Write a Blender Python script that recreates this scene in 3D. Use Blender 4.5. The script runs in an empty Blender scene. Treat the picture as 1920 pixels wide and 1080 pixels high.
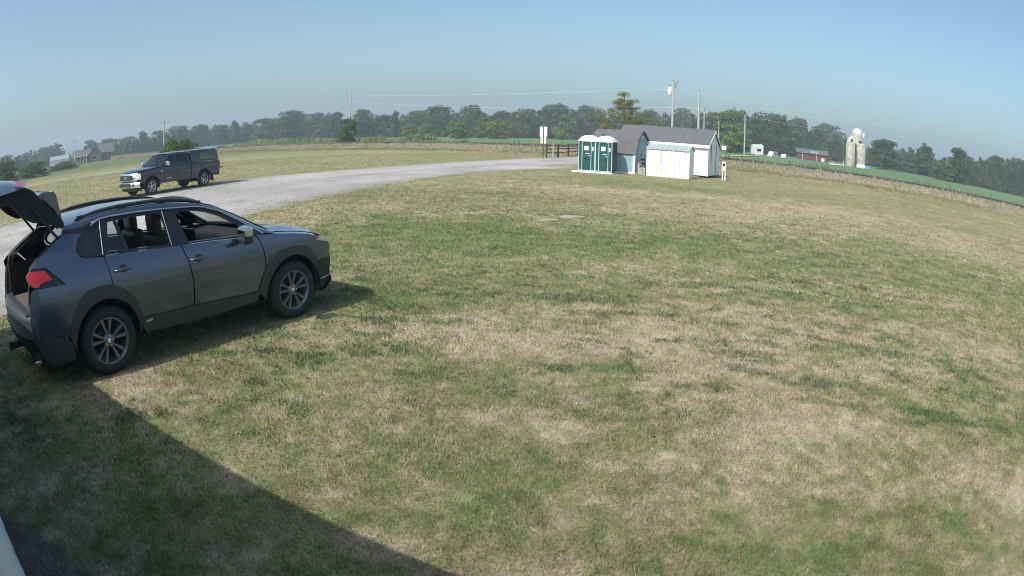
import bpy, bmesh, math, random
import numpy as np
from mathutils import Vector, Matrix
from mathutils.geometry import delaunay_2d_cdt

SC = bpy.context.scene
COL = SC.collection

# ------------------------------------------------------------------ camera
CAM_H = 2.246
LENS_F, LENS_K = 1227.636, -0.114          # r = f * theta * (1 + k theta^2), pixels of a 1920 wide frame
PITCH, ROLL = 0.238, 0.021
cd = bpy.data.cameras.new('camera')
cam = bpy.data.objects.new('camera', cd)
COL.objects.link(cam)
SC.camera = cam
_R = Vector((1, 0, 0)); _F = Vector((0, math.cos(PITCH), -math.sin(PITCH))); _U = Vector((0, math.sin(PITCH), math.cos(PITCH)))
_r = _R * math.cos(ROLL) + _U * math.sin(ROLL)
_u = -_R * math.sin(ROLL) + _U * math.cos(ROLL)
_M = Matrix((_r, _u, -_F)).transposed().to_4x4()
_M.translation = (0, 0, CAM_H)
cam.matrix_world = _M
cd.type = 'PANO'
cd.panorama_type = 'FISHEYE_LENS_POLYNOMIAL'
cd.sensor_width = 36
cd.lens = 21
cd.fisheye_fov = math.radians(180)
cd.fisheye_polynomial_k0 = 0
for _i, _v in enumerate((4.27228100e-02, 2.63971072e-04, -1.96384729e-05, 1.07554347e-06)):
    setattr(cd, 'fisheye_polynomial_k%d' % (_i + 1), -_v)
cd.clip_start = 0.05
cd.clip_end = 20000

# ------------------------------------------------------------------ sky and sun
SUN_EL = math.radians(46.5)
SUN_TR = math.radians(51.0)                 # direction the light travels, from +X
TRAVEL = Vector((math.cos(SUN_TR) * math.cos(SUN_EL), math.sin(SUN_TR) * math.cos(SUN_EL), -math.sin(SUN_EL)))
world = bpy.data.worlds.new('World')
SC.world = world
world.use_nodes = True
wn = world.node_tree.nodes; wl = world.node_tree.links
for n in list(wn): wn.remove(n)
sky = wn.new('ShaderNodeTexSky')
sky.sky_type = 'NISHITA'
sky.sun_disc = False
sky.sun_elevation = SUN_EL
sky.sun_rotation = math.atan2(-TRAVEL.x, -TRAVEL.y)
sky.altitude = 200
sky.air_density = 1.0
sky.dust_density = 4.0
sky.ozone_density = 1.2
bg = wn.new('ShaderNodeBackground')
bg.inputs['Strength'].default_value = 0.148
wo = wn.new('ShaderNodeOutputWorld')
tint = wn.new('ShaderNodeMix'); tint.data_type = 'RGBA'; tint.blend_type = 'MULTIPLY'; tint.inputs[0].default_value = 1
tint.inputs[7].default_value = (.86, .995, .985, 1)
wl.new(sky.outputs[0], tint.inputs[6]); wl.new(tint.outputs[2], bg.inputs[0]); wl.new(bg.outputs[0], wo.inputs[0])
sd = bpy.data.lights.new('sun', 'SUN')
sd.energy = 4.5
sd.angle = math.radians(0.6)
sd.color = (1.0, 0.95, 0.86)
sun = bpy.data.objects.new('sun', sd)
sun.rotation_euler = TRAVEL.to_track_quat('-Z', 'Y').to_euler()
sun.location = (-20, -25, 40)
COL.objects.link(sun)
SC.view_settings.view_transform = 'Standard'
SC.view_settings.look = 'None'
SC.view_settings.exposure = 0.31
SC.view_settings.gamma = 1
SC.view_settings.use_curve_mapping = False
SC.cycles.use_denoising = True
SC.cycles.denoising_prefilter = 'ACCURATE'
SC.cycles.filter_width = 1.0
SC.cycles.max_bounces = 7
SC.cycles.diffuse_bounces = 2
SC.cycles.glossy_bounces = 3
SC.cycles.transmission_bounces = 4
SC.cycles.transparent_max_bounces = 12
SC.cycles.volume_bounces = 0
SC.cycles.volume_step_rate = 4
SC.cycles.sample_clamp_indirect = 6

# ------------------------------------------------------------------ helpers: pixel of the 1920x1080 photo -> place on the ground
def ray(px, py):
    X = px - 960.0; Y = 540.0 - py
    r = math.hypot(X, Y); th = r / LENS_F
    for _ in range(40):
        th -= (LENS_F * th * (1 + LENS_K * th * th) - r) / (LENS_F * (1 + 3 * LENS_K * th * th))
    s = math.sin(th) / max(r, 1e-9)
    X *= s; Y *= s; Z = math.cos(th)
    return (_r * X + _u * Y + _F * Z)
def G(px, py, z=0.0):
    d = ray(px, py); t = (z - CAM_H) / d.z
    return Vector((d.x * t, d.y * t, z))
def AT(px, py, dist):
    """the point seen at a pixel, at a horizontal distance"""
    d = ray(px, py); t = dist / math.hypot(d.x, d.y)
    return Vector((d.x * t, d.y * t, CAM_H + d.z * t))

# ------------------------------------------------------------------ helpers: materials
def mat(name, col, rough=0.6, metal=0.0, noise=0.0, nscale=8.0, col2=None, bump=0.0, bscale=30.0, coat=0.0, spec=None,
        emit=None, objcol=False, trans=0.0, detail=4.0, stretch=None, coatr=0.05):
    m = bpy.data.materials.new(name); m.use_nodes = True
    nt = m.node_tree; N = nt.nodes; L = nt.links
    b = N['Principled BSDF']
    b.inputs['Base Color'].default_value = (*col, 1)
    b.inputs['Roughness'].default_value = rough
    b.inputs['Metallic'].default_value = metal
    if coat: b.inputs['Coat Weight'].default_value = coat; b.inputs['Coat Roughness'].default_value = coatr
    if spec is not None: b.inputs['Specular IOR Level'].default_value = spec
    tc = N.new('ShaderNodeTexCoord')
    src = tc.outputs['Object']
    if stretch:
        mp = N.new('ShaderNodeMapping'); mp.inputs['Scale'].default_value = stretch
        L.new(src, mp.inputs[0]); src = mp.outputs[0]
    if noise or col2:
        nz = N.new('ShaderNodeTexNoise'); nz.inputs['Scale'].default_value = nscale; nz.inputs['Detail'].default_value = detail
        L.new(src, nz.inputs['Vector'])
        cr = N.new('ShaderNodeMapRange'); cr.inputs[1].default_value = 0.35; cr.inputs[2].default_value = 0.65
        L.new(nz.outputs[0], cr.inputs[0])
        mx = N.new('ShaderNodeMix'); mx.data_type = 'RGBA'
        c2 = col2 if col2 else tuple(c * (1 - noise) for c in col)
        mx.inputs[6].default_value = (*col, 1); mx.inputs[7].default_value = (*c2, 1)
        L.new(cr.outputs[0], mx.inputs[0]); L.new(mx.outputs[2], b.inputs['Base Color'])
    if objcol:
        oi = N.new('ShaderNodeObjectInfo')
        mm = N.new('ShaderNodeMix'); mm.data_type = 'RGBA'; mm.blend_type = 'MULTIPLY'; mm.inputs[0].default_value = 1
        if b.inputs['Base Color'].links: L.new(b.inputs['Base Color'].links[0].from_socket, mm.inputs[6])
        else: mm.inputs[6].default_value = (*col, 1)
        L.new(oi.outputs['Color'], mm.inputs[7]); L.new(mm.outputs[2], b.inputs['Base Color'])
    if bump:
        n2 = N.new('ShaderNodeTexNoise'); n2.inputs['Scale'].default_value = bscale; n2.inputs['Detail'].default_value = 5
        L.new(src, n2.inputs['Vector'])
        bp = N.new('ShaderNodeBump'); bp.inputs['Strength'].default_value = bump; bp.inputs['Distance'].default_value = 0.02
        L.new(n2.outputs[0], bp.inputs['Height']); L.new(bp.outputs[0], b.inputs['Normal'])
    if trans:
        tr = N.new('ShaderNodeBsdfTranslucent'); ms = N.new('ShaderNodeMixShader'); ms.inputs[0].default_value = trans
        if b.inputs['Base Color'].links: L.new(b.inputs['Base Color'].links[0].from_socket, tr.inputs[0])
        else: tr.inputs[0].default_value = (*col, 1)
        out = N['Material Output']
        L.new(b.outputs[0], ms.inputs[1]); L.new(tr.outputs[0], ms.inputs[2]); L.new(ms.outputs[0], out.inputs[0])
    return m

def glass_mat(name, tint, gloss=0.12):
    m = bpy.data.materials.new(name); m.use_nodes = True
    nt = m.node_tree; N = nt.nodes; L = nt.links
    for n in list(N): N.remove(n)
    out = N.new('ShaderNodeOutputMaterial')
    t = N.new('ShaderNodeBsdfTransparent'); t.inputs[0].default_value = (*tint, 1)
    g = N.new('ShaderNodeBsdfGlossy'); g.inputs['Roughness'].default_value = 0.02
    f = N.new('ShaderNodeLayerWeight'); f.inputs[0].default_value = 0.5
    fp = N.new('ShaderNodeMath'); fp.operation = 'POWER'; fp.inputs[1].default_value = 4.0
    mr = N.new('ShaderNodeMath'); mr.operation = 'MULTIPLY_ADD'; mr.inputs[1].default_value = 0.8; mr.inputs[2].default_value = 0.03 + gloss * 0.2
    mx = N.new('ShaderNodeMixShader')
    L.new(f.outputs['Facing'], fp.inputs[0]); L.new(fp.outputs[0], mr.inputs[0]); L.new(mr.outputs[0], mx.inputs[0])
    L.new(t.outputs[0], mx.inputs[1]); L.new(g.outputs[0], mx.inputs[2]); L.new(mx.outputs[0], out.inputs[0])
    return m

M = {}
M['paint'] = mat('suv_paint', (0.080, 0.104, 0.155), 0.2, 0.75, coat=1.0, coatr=0.015)
M['black_gloss'] = mat('black_gloss', (0.012, 0.013, 0.016), 0.12)
M['black_plastic'] = mat('black_plastic', (0.018, 0.02, 0.023), 0.5, bump=0.15, bscale=300)
M['clad'] = mat('grey_cladding', (0.032, 0.036, 0.042), 0.5, bump=0.2, bscale=400)
M['dark'] = mat('dark_interior', (0.012, 0.013, 0.015), 0.8)
M['seat'] = mat('seat_vinyl', (0.03, 0.026, 0.026), 0.45)
M['mat_brown'] = mat('cargo_mat', (0.11, 0.095, 0.085), 0.85, noise=0.4, nscale=20)
M['tyre'] = mat('tyre_rubber', (0.018, 0.018, 0.019), 0.75, bump=0.3, bscale=60)
M['alloy'] = mat('alloy_rim', (0.17, 0.175, 0.195), 0.35, 0.5)
M['alloy_dark'] = mat('alloy_dark', (0.035, 0.036, 0.04), 0.4, 0.5)
M['alloy_light'] = mat('alloy_light', (0.55, 0.56, 0.58), 0.35, 0.7)
M['chrome'] = mat('chrome', (0.8, 0.82, 0.84), 0.12, 1.0)
M['satin'] = mat('satin_trim', (0.5, 0.55, 0.62), 0.28, 0.9)
M['red'] = mat('red_lens', (0.36, 0.006, 0.010), 0.15, coat=0.8)
M['amber'] = mat('amber_lens', (0.35, 0.09, 0.04), 0.2, coat=0.8)
M['lens'] = mat('clear_lens', (0.65, 0.68, 0.7), 0.08, 0.3, coat=1)
M['glass'] = glass_mat('window_glass', (0.85, 0.9, 0.88))
M['glass_tint'] = glass_mat('tinted_glass', (0.62, 0.66, 0.68), 0.3)
M['glass_dark'] = glass_mat('dark_glass', (0.12, 0.13, 0.14), 0.2)

# ------------------------------------------------------------------ helpers: mesh building
class MB:
    def __init__(s): s.v = []; s.f = []; s.sm = []
    def add(s, vs, fs, smooth=False):
        o = len(s.v); s.v += [tuple(v) for v in vs]; s.f += [tuple(i + o for i in f) for f in fs]; s.sm += [smooth] * len(fs)
    def box(s, c, size, rz=0.0, rx=0.0, ry=0.0, bev=0.0):
        hx, hy, hz = size[0] / 2, size[1] / 2, size[2] / 2
        R = Matrix.Rotation(rz, 3, 'Z') @ Matrix.Rotation(ry, 3, 'Y') @ Matrix.Rotation(rx, 3, 'X')
        c = Vector(c)
        if bev <= 0:
            vs = [c + R @ Vector((x * hx, y * hy, z * hz)) for z in (-1, 1) for x, y in ((-1, -1), (1, -1), (1, 1), (-1, 1))]
            s.add(vs, [(3, 2, 1, 0), (4, 5, 6, 7), (0, 1, 5, 4), (1, 2, 6, 5), (2, 3, 7, 6), (3, 0, 4, 7)])
        else:
            bm = bmesh.new(); bmesh.ops.create_cube(bm, size=1)
            for v in bm.verts: v.co = Vector((v.co.x * size[0], v.co.y * size[1], v.co.z * size[2]))
            bmesh.ops.bevel(bm, geom=list(bm.edges), offset=bev, segments=2, affect='EDGES', profile=0.6)
            bm.verts.index_update()
            vs = [c + R @ v.co for v in bm.verts]; fs = [[v.index for v in f.verts] for f in bm.faces]
            bm.free(); s.add(vs, fs)
    def tube(s, pts, rad, n=8, cap=True, smooth=True):
        pts = [Vector(p) for p in pts]
        if not hasattr(rad, '__len__'): rad = [rad] * len(pts)
        rings = []
        up = None
        for i, p in enumerate(pts):
            d = (pts[min(i + 1, len(pts) - 1)] - pts[max(i - 1, 0)]).normalized()
            if up is None:
                up = Vector((0, 0, 1)) if abs(d.z) < 0.9 else Vector((1, 0, 0))
            a = d.cross(up).normalized(); b = a.cross(d).normalized(); up = b
            rings.append([p + (a * math.cos(2 * math.pi * k / n) + b * math.sin(2 * math.pi * k / n)) * rad[i] for k in range(n)])
        vs = [q for r in rings for q in r]; fs = []
        for i in range(len(pts) - 1):
            for k in range(n):
                a = i * n + k; b = i * n + (k + 1) % n
                fs.append((a, b, b + n, a + n))
        s.add(vs, fs, smooth)
        if cap:
            s.add(rings[0], [tuple(range(n))]); s.add(rings[-1], [tuple(reversed(range(n)))])
    def lathe(s, c, axis, prof, n=24, smooth=True):
        """prof: list of (distance along axis, radius)"""
        c = Vector(c); ax = Vector(axis).normalized()
        a = ax.cross(Vector((0, 0, 1)) if abs(ax.z) < 0.9 else Vector((1, 0, 0))).normalized(); b = ax.cross(a)
        vs = [c + ax * t + (a * math.cos(2 * math.pi * k / n) + b * math.sin(2 * math.pi * k / n)) * r for t, r in prof for k in range(n)]
        fs = []
        for i in range(len(prof) - 1):
            for k in range(n):
                p = i * n + k; q = i * n + (k + 1) % n
                fs.append((p, q, q + n, p + n))
        s.add(vs, fs, smooth)
    def grid(s, rows, smooth=True, closed=False):
        """rows: list of equal-length lists of points"""
        nr, nc = len(rows), len(rows[0])
        vs = [p for r in rows for p in r]; fs = []
        for i in range(nr - 1):
            for k in range(nc if closed else nc - 1):
                k2 = (k + 1) % nc
                fs.append((i * nc + k, i * nc + k2, (i + 1) * nc + k2, (i + 1) * nc + k))
        s.add(vs, fs, smooth)
    def prism(s, poly, a, b, fn=None):
        """poly in 2D extruded between a and b; fn(u, v, t) -> 3D point"""
        fn = fn or (lambda u, v, t: (u, t, v))
        n = len(poly)
        vs = [fn(u, v, a) for u, v in poly] + [fn(u, v, b) for u, v in poly]
        s.add(vs, [tuple(reversed(range(n))), tuple(range(n, 2 * n))] + [(i, (i + 1) % n, n + (i + 1) % n, n + i) for i in range(n)])
    def build(s, name, m, parent=None, smooth=None, loc=None):
        me = bpy.data.meshes.new(name)
        me.from_pydata(s.v, [], s.f); me.validate()
        if len(me.polygons) == len(s.f):
            me.polygons.foreach_set('use_smooth', s.sm if smooth is None else [smooth] * len(s.f))
        me.update()
        o = bpy.data.objects.new(name, me)
        ms = m if isinstance(m, (list, tuple)) else [m]
        for mm in ms: me.materials.append(M[mm] if isinstance(mm, str) else mm)
        COL.objects.link(o)
        if parent: o.parent = parent
        if loc is not None: o.location = loc
        bm = bmesh.new(); bm.from_mesh(me); bmesh.ops.remove_doubles(bm, verts=bm.verts, dist=0.0002) if False else None
        bmesh.ops.recalc_face_normals(bm, faces=bm.faces); bm.to_mesh(me); bm.free()
        return o
def tag(o, label=None, cat=None, group=None, kind=None):
    if label: o['label'] = label
    if cat: o['category'] = cat
    if group: o['group'] = group
    if kind: o['kind'] = kind
    return o
def empty(name, loc, rz=0.0, label=None, cat=None, group=None):
    o = bpy.data.objects.new(name, None); o.empty_display_size = 0.3
    o.location = loc; o.rotation_euler = (0, 0, rz); COL.objects.link(o)
    return tag(o, label, cat, group)
def copy_tree(o, parent=None):
    c = o.copy(); COL.objects.link(c)
    if parent: c.parent = parent
    for ch in [x for x in bpy.data.objects if x.parent == o]: copy_tree(ch, c)
    return c
def lerp(a, b, t): return a + (b - a) * t
def interp(x, xs, ys): return float(np.interp(x, xs, ys))
# ================================================================== ground
RNG = np.random.RandomState(7)
_tile = RNG.rand(256, 256)
def vnoise(x, y, f, ox=0.0, oy=0.0):
    x = np.asarray(x) * f + ox + 1000; y = np.asarray(y) * f + oy + 1000
    xi = np.floor(x).astype(int); yi = np.floor(y).astype(int); fx = x - xi; fy = y - yi
    fx = fx * fx * (3 - 2 * fx); fy = fy * fy * (3 - 2 * fy)
    t = lambda a, b: _tile[a % 256, b % 256]
    return (t(xi, yi) * (1 - fx) + t(xi + 1, yi) * fx) * (1 - fy) + (t(xi, yi + 1) * (1 - fx) + t(xi + 1, yi + 1) * fx) * fy
def fbm(x, y, f, o=0.0, n=4, g=.5):
    s = 0; a = 1; tot = 0
    for i in range(n): s = s + a * vnoise(x, y, f * 2 ** i, o + 17.3 * i, o * 1.7 + 9.1 * i); tot += a; a *= g
    return s / tot
def sm(x, a, b): t = np.clip((x - a) / (b - a), 0, 1); return t * t * (3 - 2 * t)
# dry areas and green patches of this lawn (photo position, half-width, half-depth in metres, weight)
DRY = [((1000, 640), 1.6, .8, .30), ((1330, 700), 2.2, 1.1, .32), ((1250, 590), 2.4, 1.2, .2), ((820, 600), 1.0, .5, .25), ((1650, 430), 9, 4, .38), ((1400, 380), 7, 2.5, .30), ((1480, 800), 1.4, .8, .28), ((1880, 900), .8, .6, .5),
       ((1100, 780), 1.3, .5, .18), ((1550, 640), 2.2, 1.2, .22), ((950, 355), 3.5, 1.0, .16), ((520, 770), .8, .4, .15), ((1750, 520), 4, 1.6, .12), ((1050, 490), 2, .5, .18), ((150, 800), .5, .35, .2), ((1780, 640), 1.8, .9, .2)]
WET = [((520, 480), 3.0, 3.0, .35), ((800, 440), 4.5, 2.2, .26), ((1150, 440), 4, 1.6, .22), ((1500, 490), 6, 1.2, .28), ((420, 830), 1.1, .7, .30), ((700, 900), 1.3, .5, .22), ((1250, 950), 1.6, .6, .15), ((60, 660), 1.0, .8, .4), ((870, 730), .5, .25, .3),
       ((1730, 775), .35, .16, .6), ((1060, 690), .6, .22, .25), ((1200, 345), 6, 3, .28), ((700, 560), 1.0, .8, .25), ((1850, 560), 3, 1.0, .2), ((1010, 880), .8, .3, .2), ((1700, 980), 1.0, .5, .2)]
def dryness(x, y):
    r = np.hypot(x, y); q = 1 - .55 * sm(r, 18, 40)
    d = .56 + q * (.45 * (fbm(x, y, .2, 3, 3) - .5) + .62 * (fbm(x, y, .9, 11, 3, .6) - .5) + .95 * (fbm(x, y, 3.6, 29, 3, .7) - .5) + .75 * (fbm(x, y, 13, 23, 3, .7) - .5))
    for lst, sg in ((DRY, 1), (WET, -1)):
        for (p, a, b, w) in lst:
            c = G(*p); dist = math.hypot(c.x, c.y); ux, uy = c.x / dist, c.y / dist
            dx = x - c.x; dy = y - c.y; u = dx * uy - dy * ux; v = dx * ux + dy * uy
            d = d + sg * w * .62 * np.exp(-(u / a) ** 2 - (v / b) ** 2)
    d = d - .10 * sm(r, 6, 12) * (1 - sm(r, 16, 26)) - .04 * sm(r, 26, 40)
    return d
def weedy(x, y):
    n = fbm(x * 1.0 + y * .3, y * 1.3, 3.4, 41, 3, .6); m = fbm(x, y, .35, 57, 2)
    w = sm(n, .58, .68) * sm(m, .40, .60) * .85 * sm(np.hypot(x, y), 4.2, 5.5) * (1 - .6 * sm(np.hypot(x, y), 13, 22))
    for (p, a, b) in (((1730, 772), .36, .15), ((1820, 745), .3, .12), ((840, 602), .35, .12), ((1110, 560), .9, .25), ((1060, 690), .35, .12), ((730, 655), .35, .2), ((1540, 720), .7, .2), ((1640, 660), .9, .25), ((1420, 545), .9, .2)):
        c = G(*p); dist = math.hypot(c.x, c.y); ux, uy = c.x / dist, c.y / dist
        dx = x - c.x; dy = y - c.y; u = dx * uy - dy * ux; v = dx * ux + dy * uy
        w = np.maximum(w, np.exp(-((u / a) ** 2 + (v / b) ** 2) ** 1.5) * sm(fbm(x, y, 6, 5, 2), .32, .5))
    return np.clip(w, 0, 1)
GREEN = np.array([.135, .168, .064]); OLIVE = np.array([.218, .212, .108]); STRAW = np.array([.365, .302, .218]); WEED = np.array([.078, .120, .058])
SOIL = np.array([.13, .115, .10])
def lawn_colour(x, y, dj=0.0):
    d = np.clip(dryness(x, y) + dj, 0, 1)[..., None]; w = weedy(x, y)[..., None]
    v = (.62 + .76 * fbm(x, y, 7, 83, 4, .7))[..., None]
    c = v * np.where(d < .45, GREEN + (OLIVE - GREEN) * sm(d, .12, .45), OLIVE + (STRAW - OLIVE) * sm(d, .45, .88))
    return c * (1 - .65 * w) + WEED * .65 * w

ROAD_NEAR = [(-8.6, -14), (-8.2, 0), (-7.82, 6.5), (-7.9, 12), (-7.9, 17.24), (-6.82, 22.0), (-5.86, 26.64), (-4.31, 31.9), (-1.95, 36.4), (1.3, 40.3), (2.9, 41.6), (3.7, 43.5), (8.0, 60), (10.5, 74)]
ROAD_FAR = [(-24, -14), (-22.5, 5), (-20.77, 17.94), (-18.86, 24.56), (-17.2, 28.9), (-15.97, 33.46), (-12.89, 37.2), (-9.03, 41.5), (-4.57, 48.6), (1.66, 58.4), (5.2, 66), (8.3, 75)]
def wob(poly, amp, step=.6, seed=1):
    """densify and roughen an edge"""
    rr = random.Random(seed); out = []
    for (a, b) in zip(poly[:-1], poly[1:]):
        n = max(1, int(math.hypot(b[0] - a[0], b[1] - a[1]) / step))
        for k in range(n):
            t = k / n; x, y = lerp(a[0], b[0], t), lerp(a[1], b[1], t)
            dx, dy = b[0] - a[0], b[1] - a[1]; l = math.hypot(dx, dy)
            j = (float(vnoise(x, y, .7, seed * 5)) - .5) * amp * 2.2 + rr.uniform(-amp, amp) * .35
            out.append((x - dy / l * j, y + dx / l * j))
    out.append(poly[-1]); return out
def smooth_poly(poly, n=3):
    for _ in range(n):
        o = [poly[0]]
        for a, b in zip(poly[:-1], poly[1:]): o += [(a[0] * .75 + b[0] * .25, a[1] * .75 + b[1] * .25), (a[0] * .25 + b[0] * .75, a[1] * .25 + b[1] * .75)]
        poly = o + [poly[-1]]
    return poly
RN = wob(smooth_poly(ROAD_NEAR), .16, .4, 3); RF = wob(smooth_poly(ROAD_FAR), .22, .5, 5)
ROADP = np.array(RN + RF[::-1])
ISL = [(2.2, 44.6), (4.0, 45.6), (5.6, 47.4), (6.5, 50.5), (5.6, 51.2), (3.6, 48.6), (2.0, 46.2)]
def in_poly(x, y, P):
    x = np.asarray(x); y = np.asarray(y); c = np.zeros(x.shape, bool); n = len(P)
    for i in range(n):
        x1, y1 = P[i]; x2, y2 = P[i - 1]
        if y1 == y2: continue
        m = ((y1 > y) != (y2 > y)) & (x < (x2 - x1) * (y - y1) / (y2 - y1) + x1)
        c ^= m
    return c
WU = Vector((-.8325, .554, 0)).normalized(); WN = Vector((.554, .8325, 0)).normalized()      # along the wall, away from the wall
def walldist(x, y): return x * WN.x + y * WN.y + .06
def soilness(x, y):
    u = x * WU.x + y * WU.y
    return 1 - sm(walldist(x, y) + .32 * (fbm(x, y, 3.5, 31, 3) - .5) - np.interp(u, [2.4, 3.3, 4.2, 5], [.56, .44, .06, -.2]), -.05, .06)

def attr_mesh(name, verts, faces, cols, m):
    me = bpy.data.meshes.new(name); me.vertices.add(len(verts)); me.vertices.foreach_set('co', np.asarray(verts, np.float32).ravel())
    faces = np.asarray(faces, np.int32); nf, k = faces.shape
    me.loops.add(nf * k); me.loops.foreach_set('vertex_index', faces.ravel())
    me.polygons.add(nf); me.polygons.foreach_set('loop_start', np.arange(nf, dtype=np.int32) * k)
    try: me.polygons.foreach_set('loop_total', np.full(nf, k, np.int32))
    except Exception: pass
    a = me.color_attributes.new('tone', 'FLOAT_COLOR', 'POINT')
    cc = np.ones((len(verts), 4), np.float32); cc[:, :3] = cols; a.data.foreach_set('color', cc.ravel())
    me.update(calc_edges=True); me.materials.append(m)
    o = bpy.data.objects.new(name, me); COL.objects.link(o); return o

def tone_mat(name, rough=.9, fine=0.0, fscale=60, bump=0.0, bscale=80, trans=0.0, spec=.2, strawmix=False):
    m = bpy.data.materials.new(name); m.use_nodes = True; nt = m.node_tree; N = nt.nodes; L = nt.links
    b = N['Principled BSDF']; b.inputs['Roughness'].default_value = rough; b.inputs['Specular IOR Level'].default_value = spec
    at = N.new('ShaderNodeAttribute'); at.attribute_name = 'tone'; src = at.outputs['Color']
    ge = N.new('ShaderNodeNewGeometry')
    if fine:
        for sc_, am in ((fscale, fine), (fscale * .22, fine * .7)):
            nz = N.new('ShaderNodeTexNoise'); nz.inputs['Scale'].default_value = sc_; nz.inputs['Detail'].default_value = 6; nz.inputs['Roughness'].default_value = .75
            L.new(ge.outputs['Position'], nz.inputs['Vector'])
            mr = N.new('ShaderNodeMapRange'); mr.inputs[1].default_value = .3; mr.inputs[2].default_value = .7; mr.inputs[3].default_value = 1 - am; mr.inputs[4].default_value = 1 + am
            L.new(nz.outputs[0], mr.inputs[0])
            vm = N.new('ShaderNodeVectorMath'); vm.operation = 'SCALE'; L.new(src, vm.inputs[0]); L.new(mr.outputs[0], vm.inputs['Scale']); src = vm.outputs[0]
    L.new(src, b.inputs['Base Color'])
    if bump:
        n2 = N.new('ShaderNodeTexNoise'); n2.inputs['Scale'].default_value = bscale; n2.inputs['Detail'].default_value = 6; n2.inputs['Roughness'].default_value = .7
        L.new(ge.outputs['Position'], n2.inputs['Vector'])
        bp = N.new('ShaderNodeBump'); bp.inputs['Strength'].default_value = bump; bp.inputs['Distance'].default_value = .03
        L.new(n2.outputs[0], bp.inputs['Height']); L.new(bp.outputs[0], b.inputs['Normal'])
    if trans:
        tr = N.new('ShaderNodeBsdfTranslucent'); ms = N.new('ShaderNodeMixShader'); ms.inputs[0].default_value = trans
        L.new(src, tr.inputs[0]); L.new(b.outputs[0], ms.inputs[1]); L.new(tr.outputs[0], ms.inputs[2]); L.new(ms.outputs[0], N['Material Output'].inputs[0])
    return m
M['lawn'] = tone_mat('lawn_ground', .95, .38, 34, .9, 45)
M['blade'] = tone_mat('grass_blade', .75, 0, trans=.25, spec=.25)
M['gravel'] = tone_mat('gravel_surface', .95, .42, 14, 1.0, 30)
M['fieldm'] = tone_mat('field_crop', .9, .25, 3.0, .6, 3)

# lawn: one polar sheet out to the horizon, its dead and green patches stored per vertex
rad = np.concatenate([np.geomspace(.9, 60, 330), np.geomspace(61, 260, 60), np.array([400, 700, 1200, 2500, 6000])])
ang = np.concatenate([np.radians(np.linspace(30, 160, 520)), np.radians(np.linspace(162, 388, 60))])
na, nr_ = len(ang), len(rad)
AA, RR = np.meshgrid(ang, rad); X = RR * np.cos(AA); Y = RR * np.sin(AA)
cols = lawn_colour(X, Y)
bare = (soilness(X, Y) * sm(-X, 1.2, 1.9))[..., None]
cols = cols * (1 - bare) + SOIL * (.7 + .6 * fbm(X, Y, 12, 3, 3)[..., None]) * bare
# wheel tracks and mowing lines parallel to the railway on the right
tr_ = X * .62 + Y * .78
m_ = sm(X, 14, 26) * sm(fbm(X, Y, .12, 71, 2), .35, .6)
strk = vnoise(tr_, X * .03, 1.6, 5, 9)
cols = cols * (1 + (strk[..., None] - .5) * .55 * m_[..., None])
far = sm(RR, 60, 130)[..., None]; cols = cols * (1 - far) + np.array([.10, .12, .045]) * far
V = np.stack([X, Y, np.zeros_like(X)], -1).reshape(-1, 3)
ii = np.arange(nr_ - 1)[:, None]; kk = np.arange(na)[None, :]; k2 = (kk + 1) % na
F_ = np.stack([ii * na + kk, (ii + 1) * na + kk, (ii + 1) * na + k2, ii * na + k2], -1).reshape(-1, 4)
V = np.vstack([V, [[0, 0, 0]]])
lawn = attr_mesh('ground', V, F_, np.vstack([cols.reshape(-1, 3), [SOIL]]), M['lawn'])
bm = bmesh.new(); bm.from_mesh(lawn.data); bm.verts.ensure_lookup_table()
cv = bm.verts[len(V) - 1]
for k in range(na): bm.faces.new((bm.verts[k], bm.verts[(k + 1) % na], cv))
bmesh.ops.recalc_face_normals(bm, faces=bm.faces); bm.to_mesh(lawn.data); bm.free()
if lawn.data.polygons[0].normal.z < 0: lawn.data.flip_normals()
tag(lawn, kind='structure')

# gravel lot and drive
def sheet(name, P, z, m, colfn, step=1.0, holes=()):
    E = [(i, (i + 1) % len(P)) for i in range(len(P))]; pts = [Vector(p) for p in P]
    lo = np.min(np.array(P), 0); hi = np.max(np.array(P), 0)
    gx, gy = np.meshgrid(np.arange(lo[0], hi[0], step), np.arange(lo[1], hi[1], step)); gx = gx.ravel() + .1 * step; gy = gy.ravel() + .1 * step
    PP = np.array(P); mk = in_poly(gx, gy, PP)
    pts += [Vector((a, b)) for a, b in zip(gx[mk], gy[mk])]
    r = delaunay_2d_cdt(pts, E, [], 0, 1e-4)
    vo = np.array([(v.x, v.y) for v in r[0]]); fo = np.array(r[2]); c = vo[fo].mean(1); fo = fo[in_poly(c[:, 0], c[:, 1], PP)]
    o = attr_mesh(name, np.c_[vo, np.full(len(vo), z)], fo, colfn(vo[:, 0], vo[:, 1]), m)
    if o.data.polygons[0].normal.z < 0: o.data.flip_normals()
    return tag(o, kind='structure')
def seg_dist(x, y, P):
    d = np.full(np.shape(x), 1e9)
    for (a, b) in zip(P[:-1], P[1:]):
        dx, dy = b[0] - a[0], b[1] - a[1]; t = np.clip(((x - a[0]) * dx + (y - a[1]) * dy) / (dx * dx + dy * dy), 0, 1)
        d = np.minimum(d, np.hypot(x - a[0] - t * dx, y - a[1] - t * dy))
    return d
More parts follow.
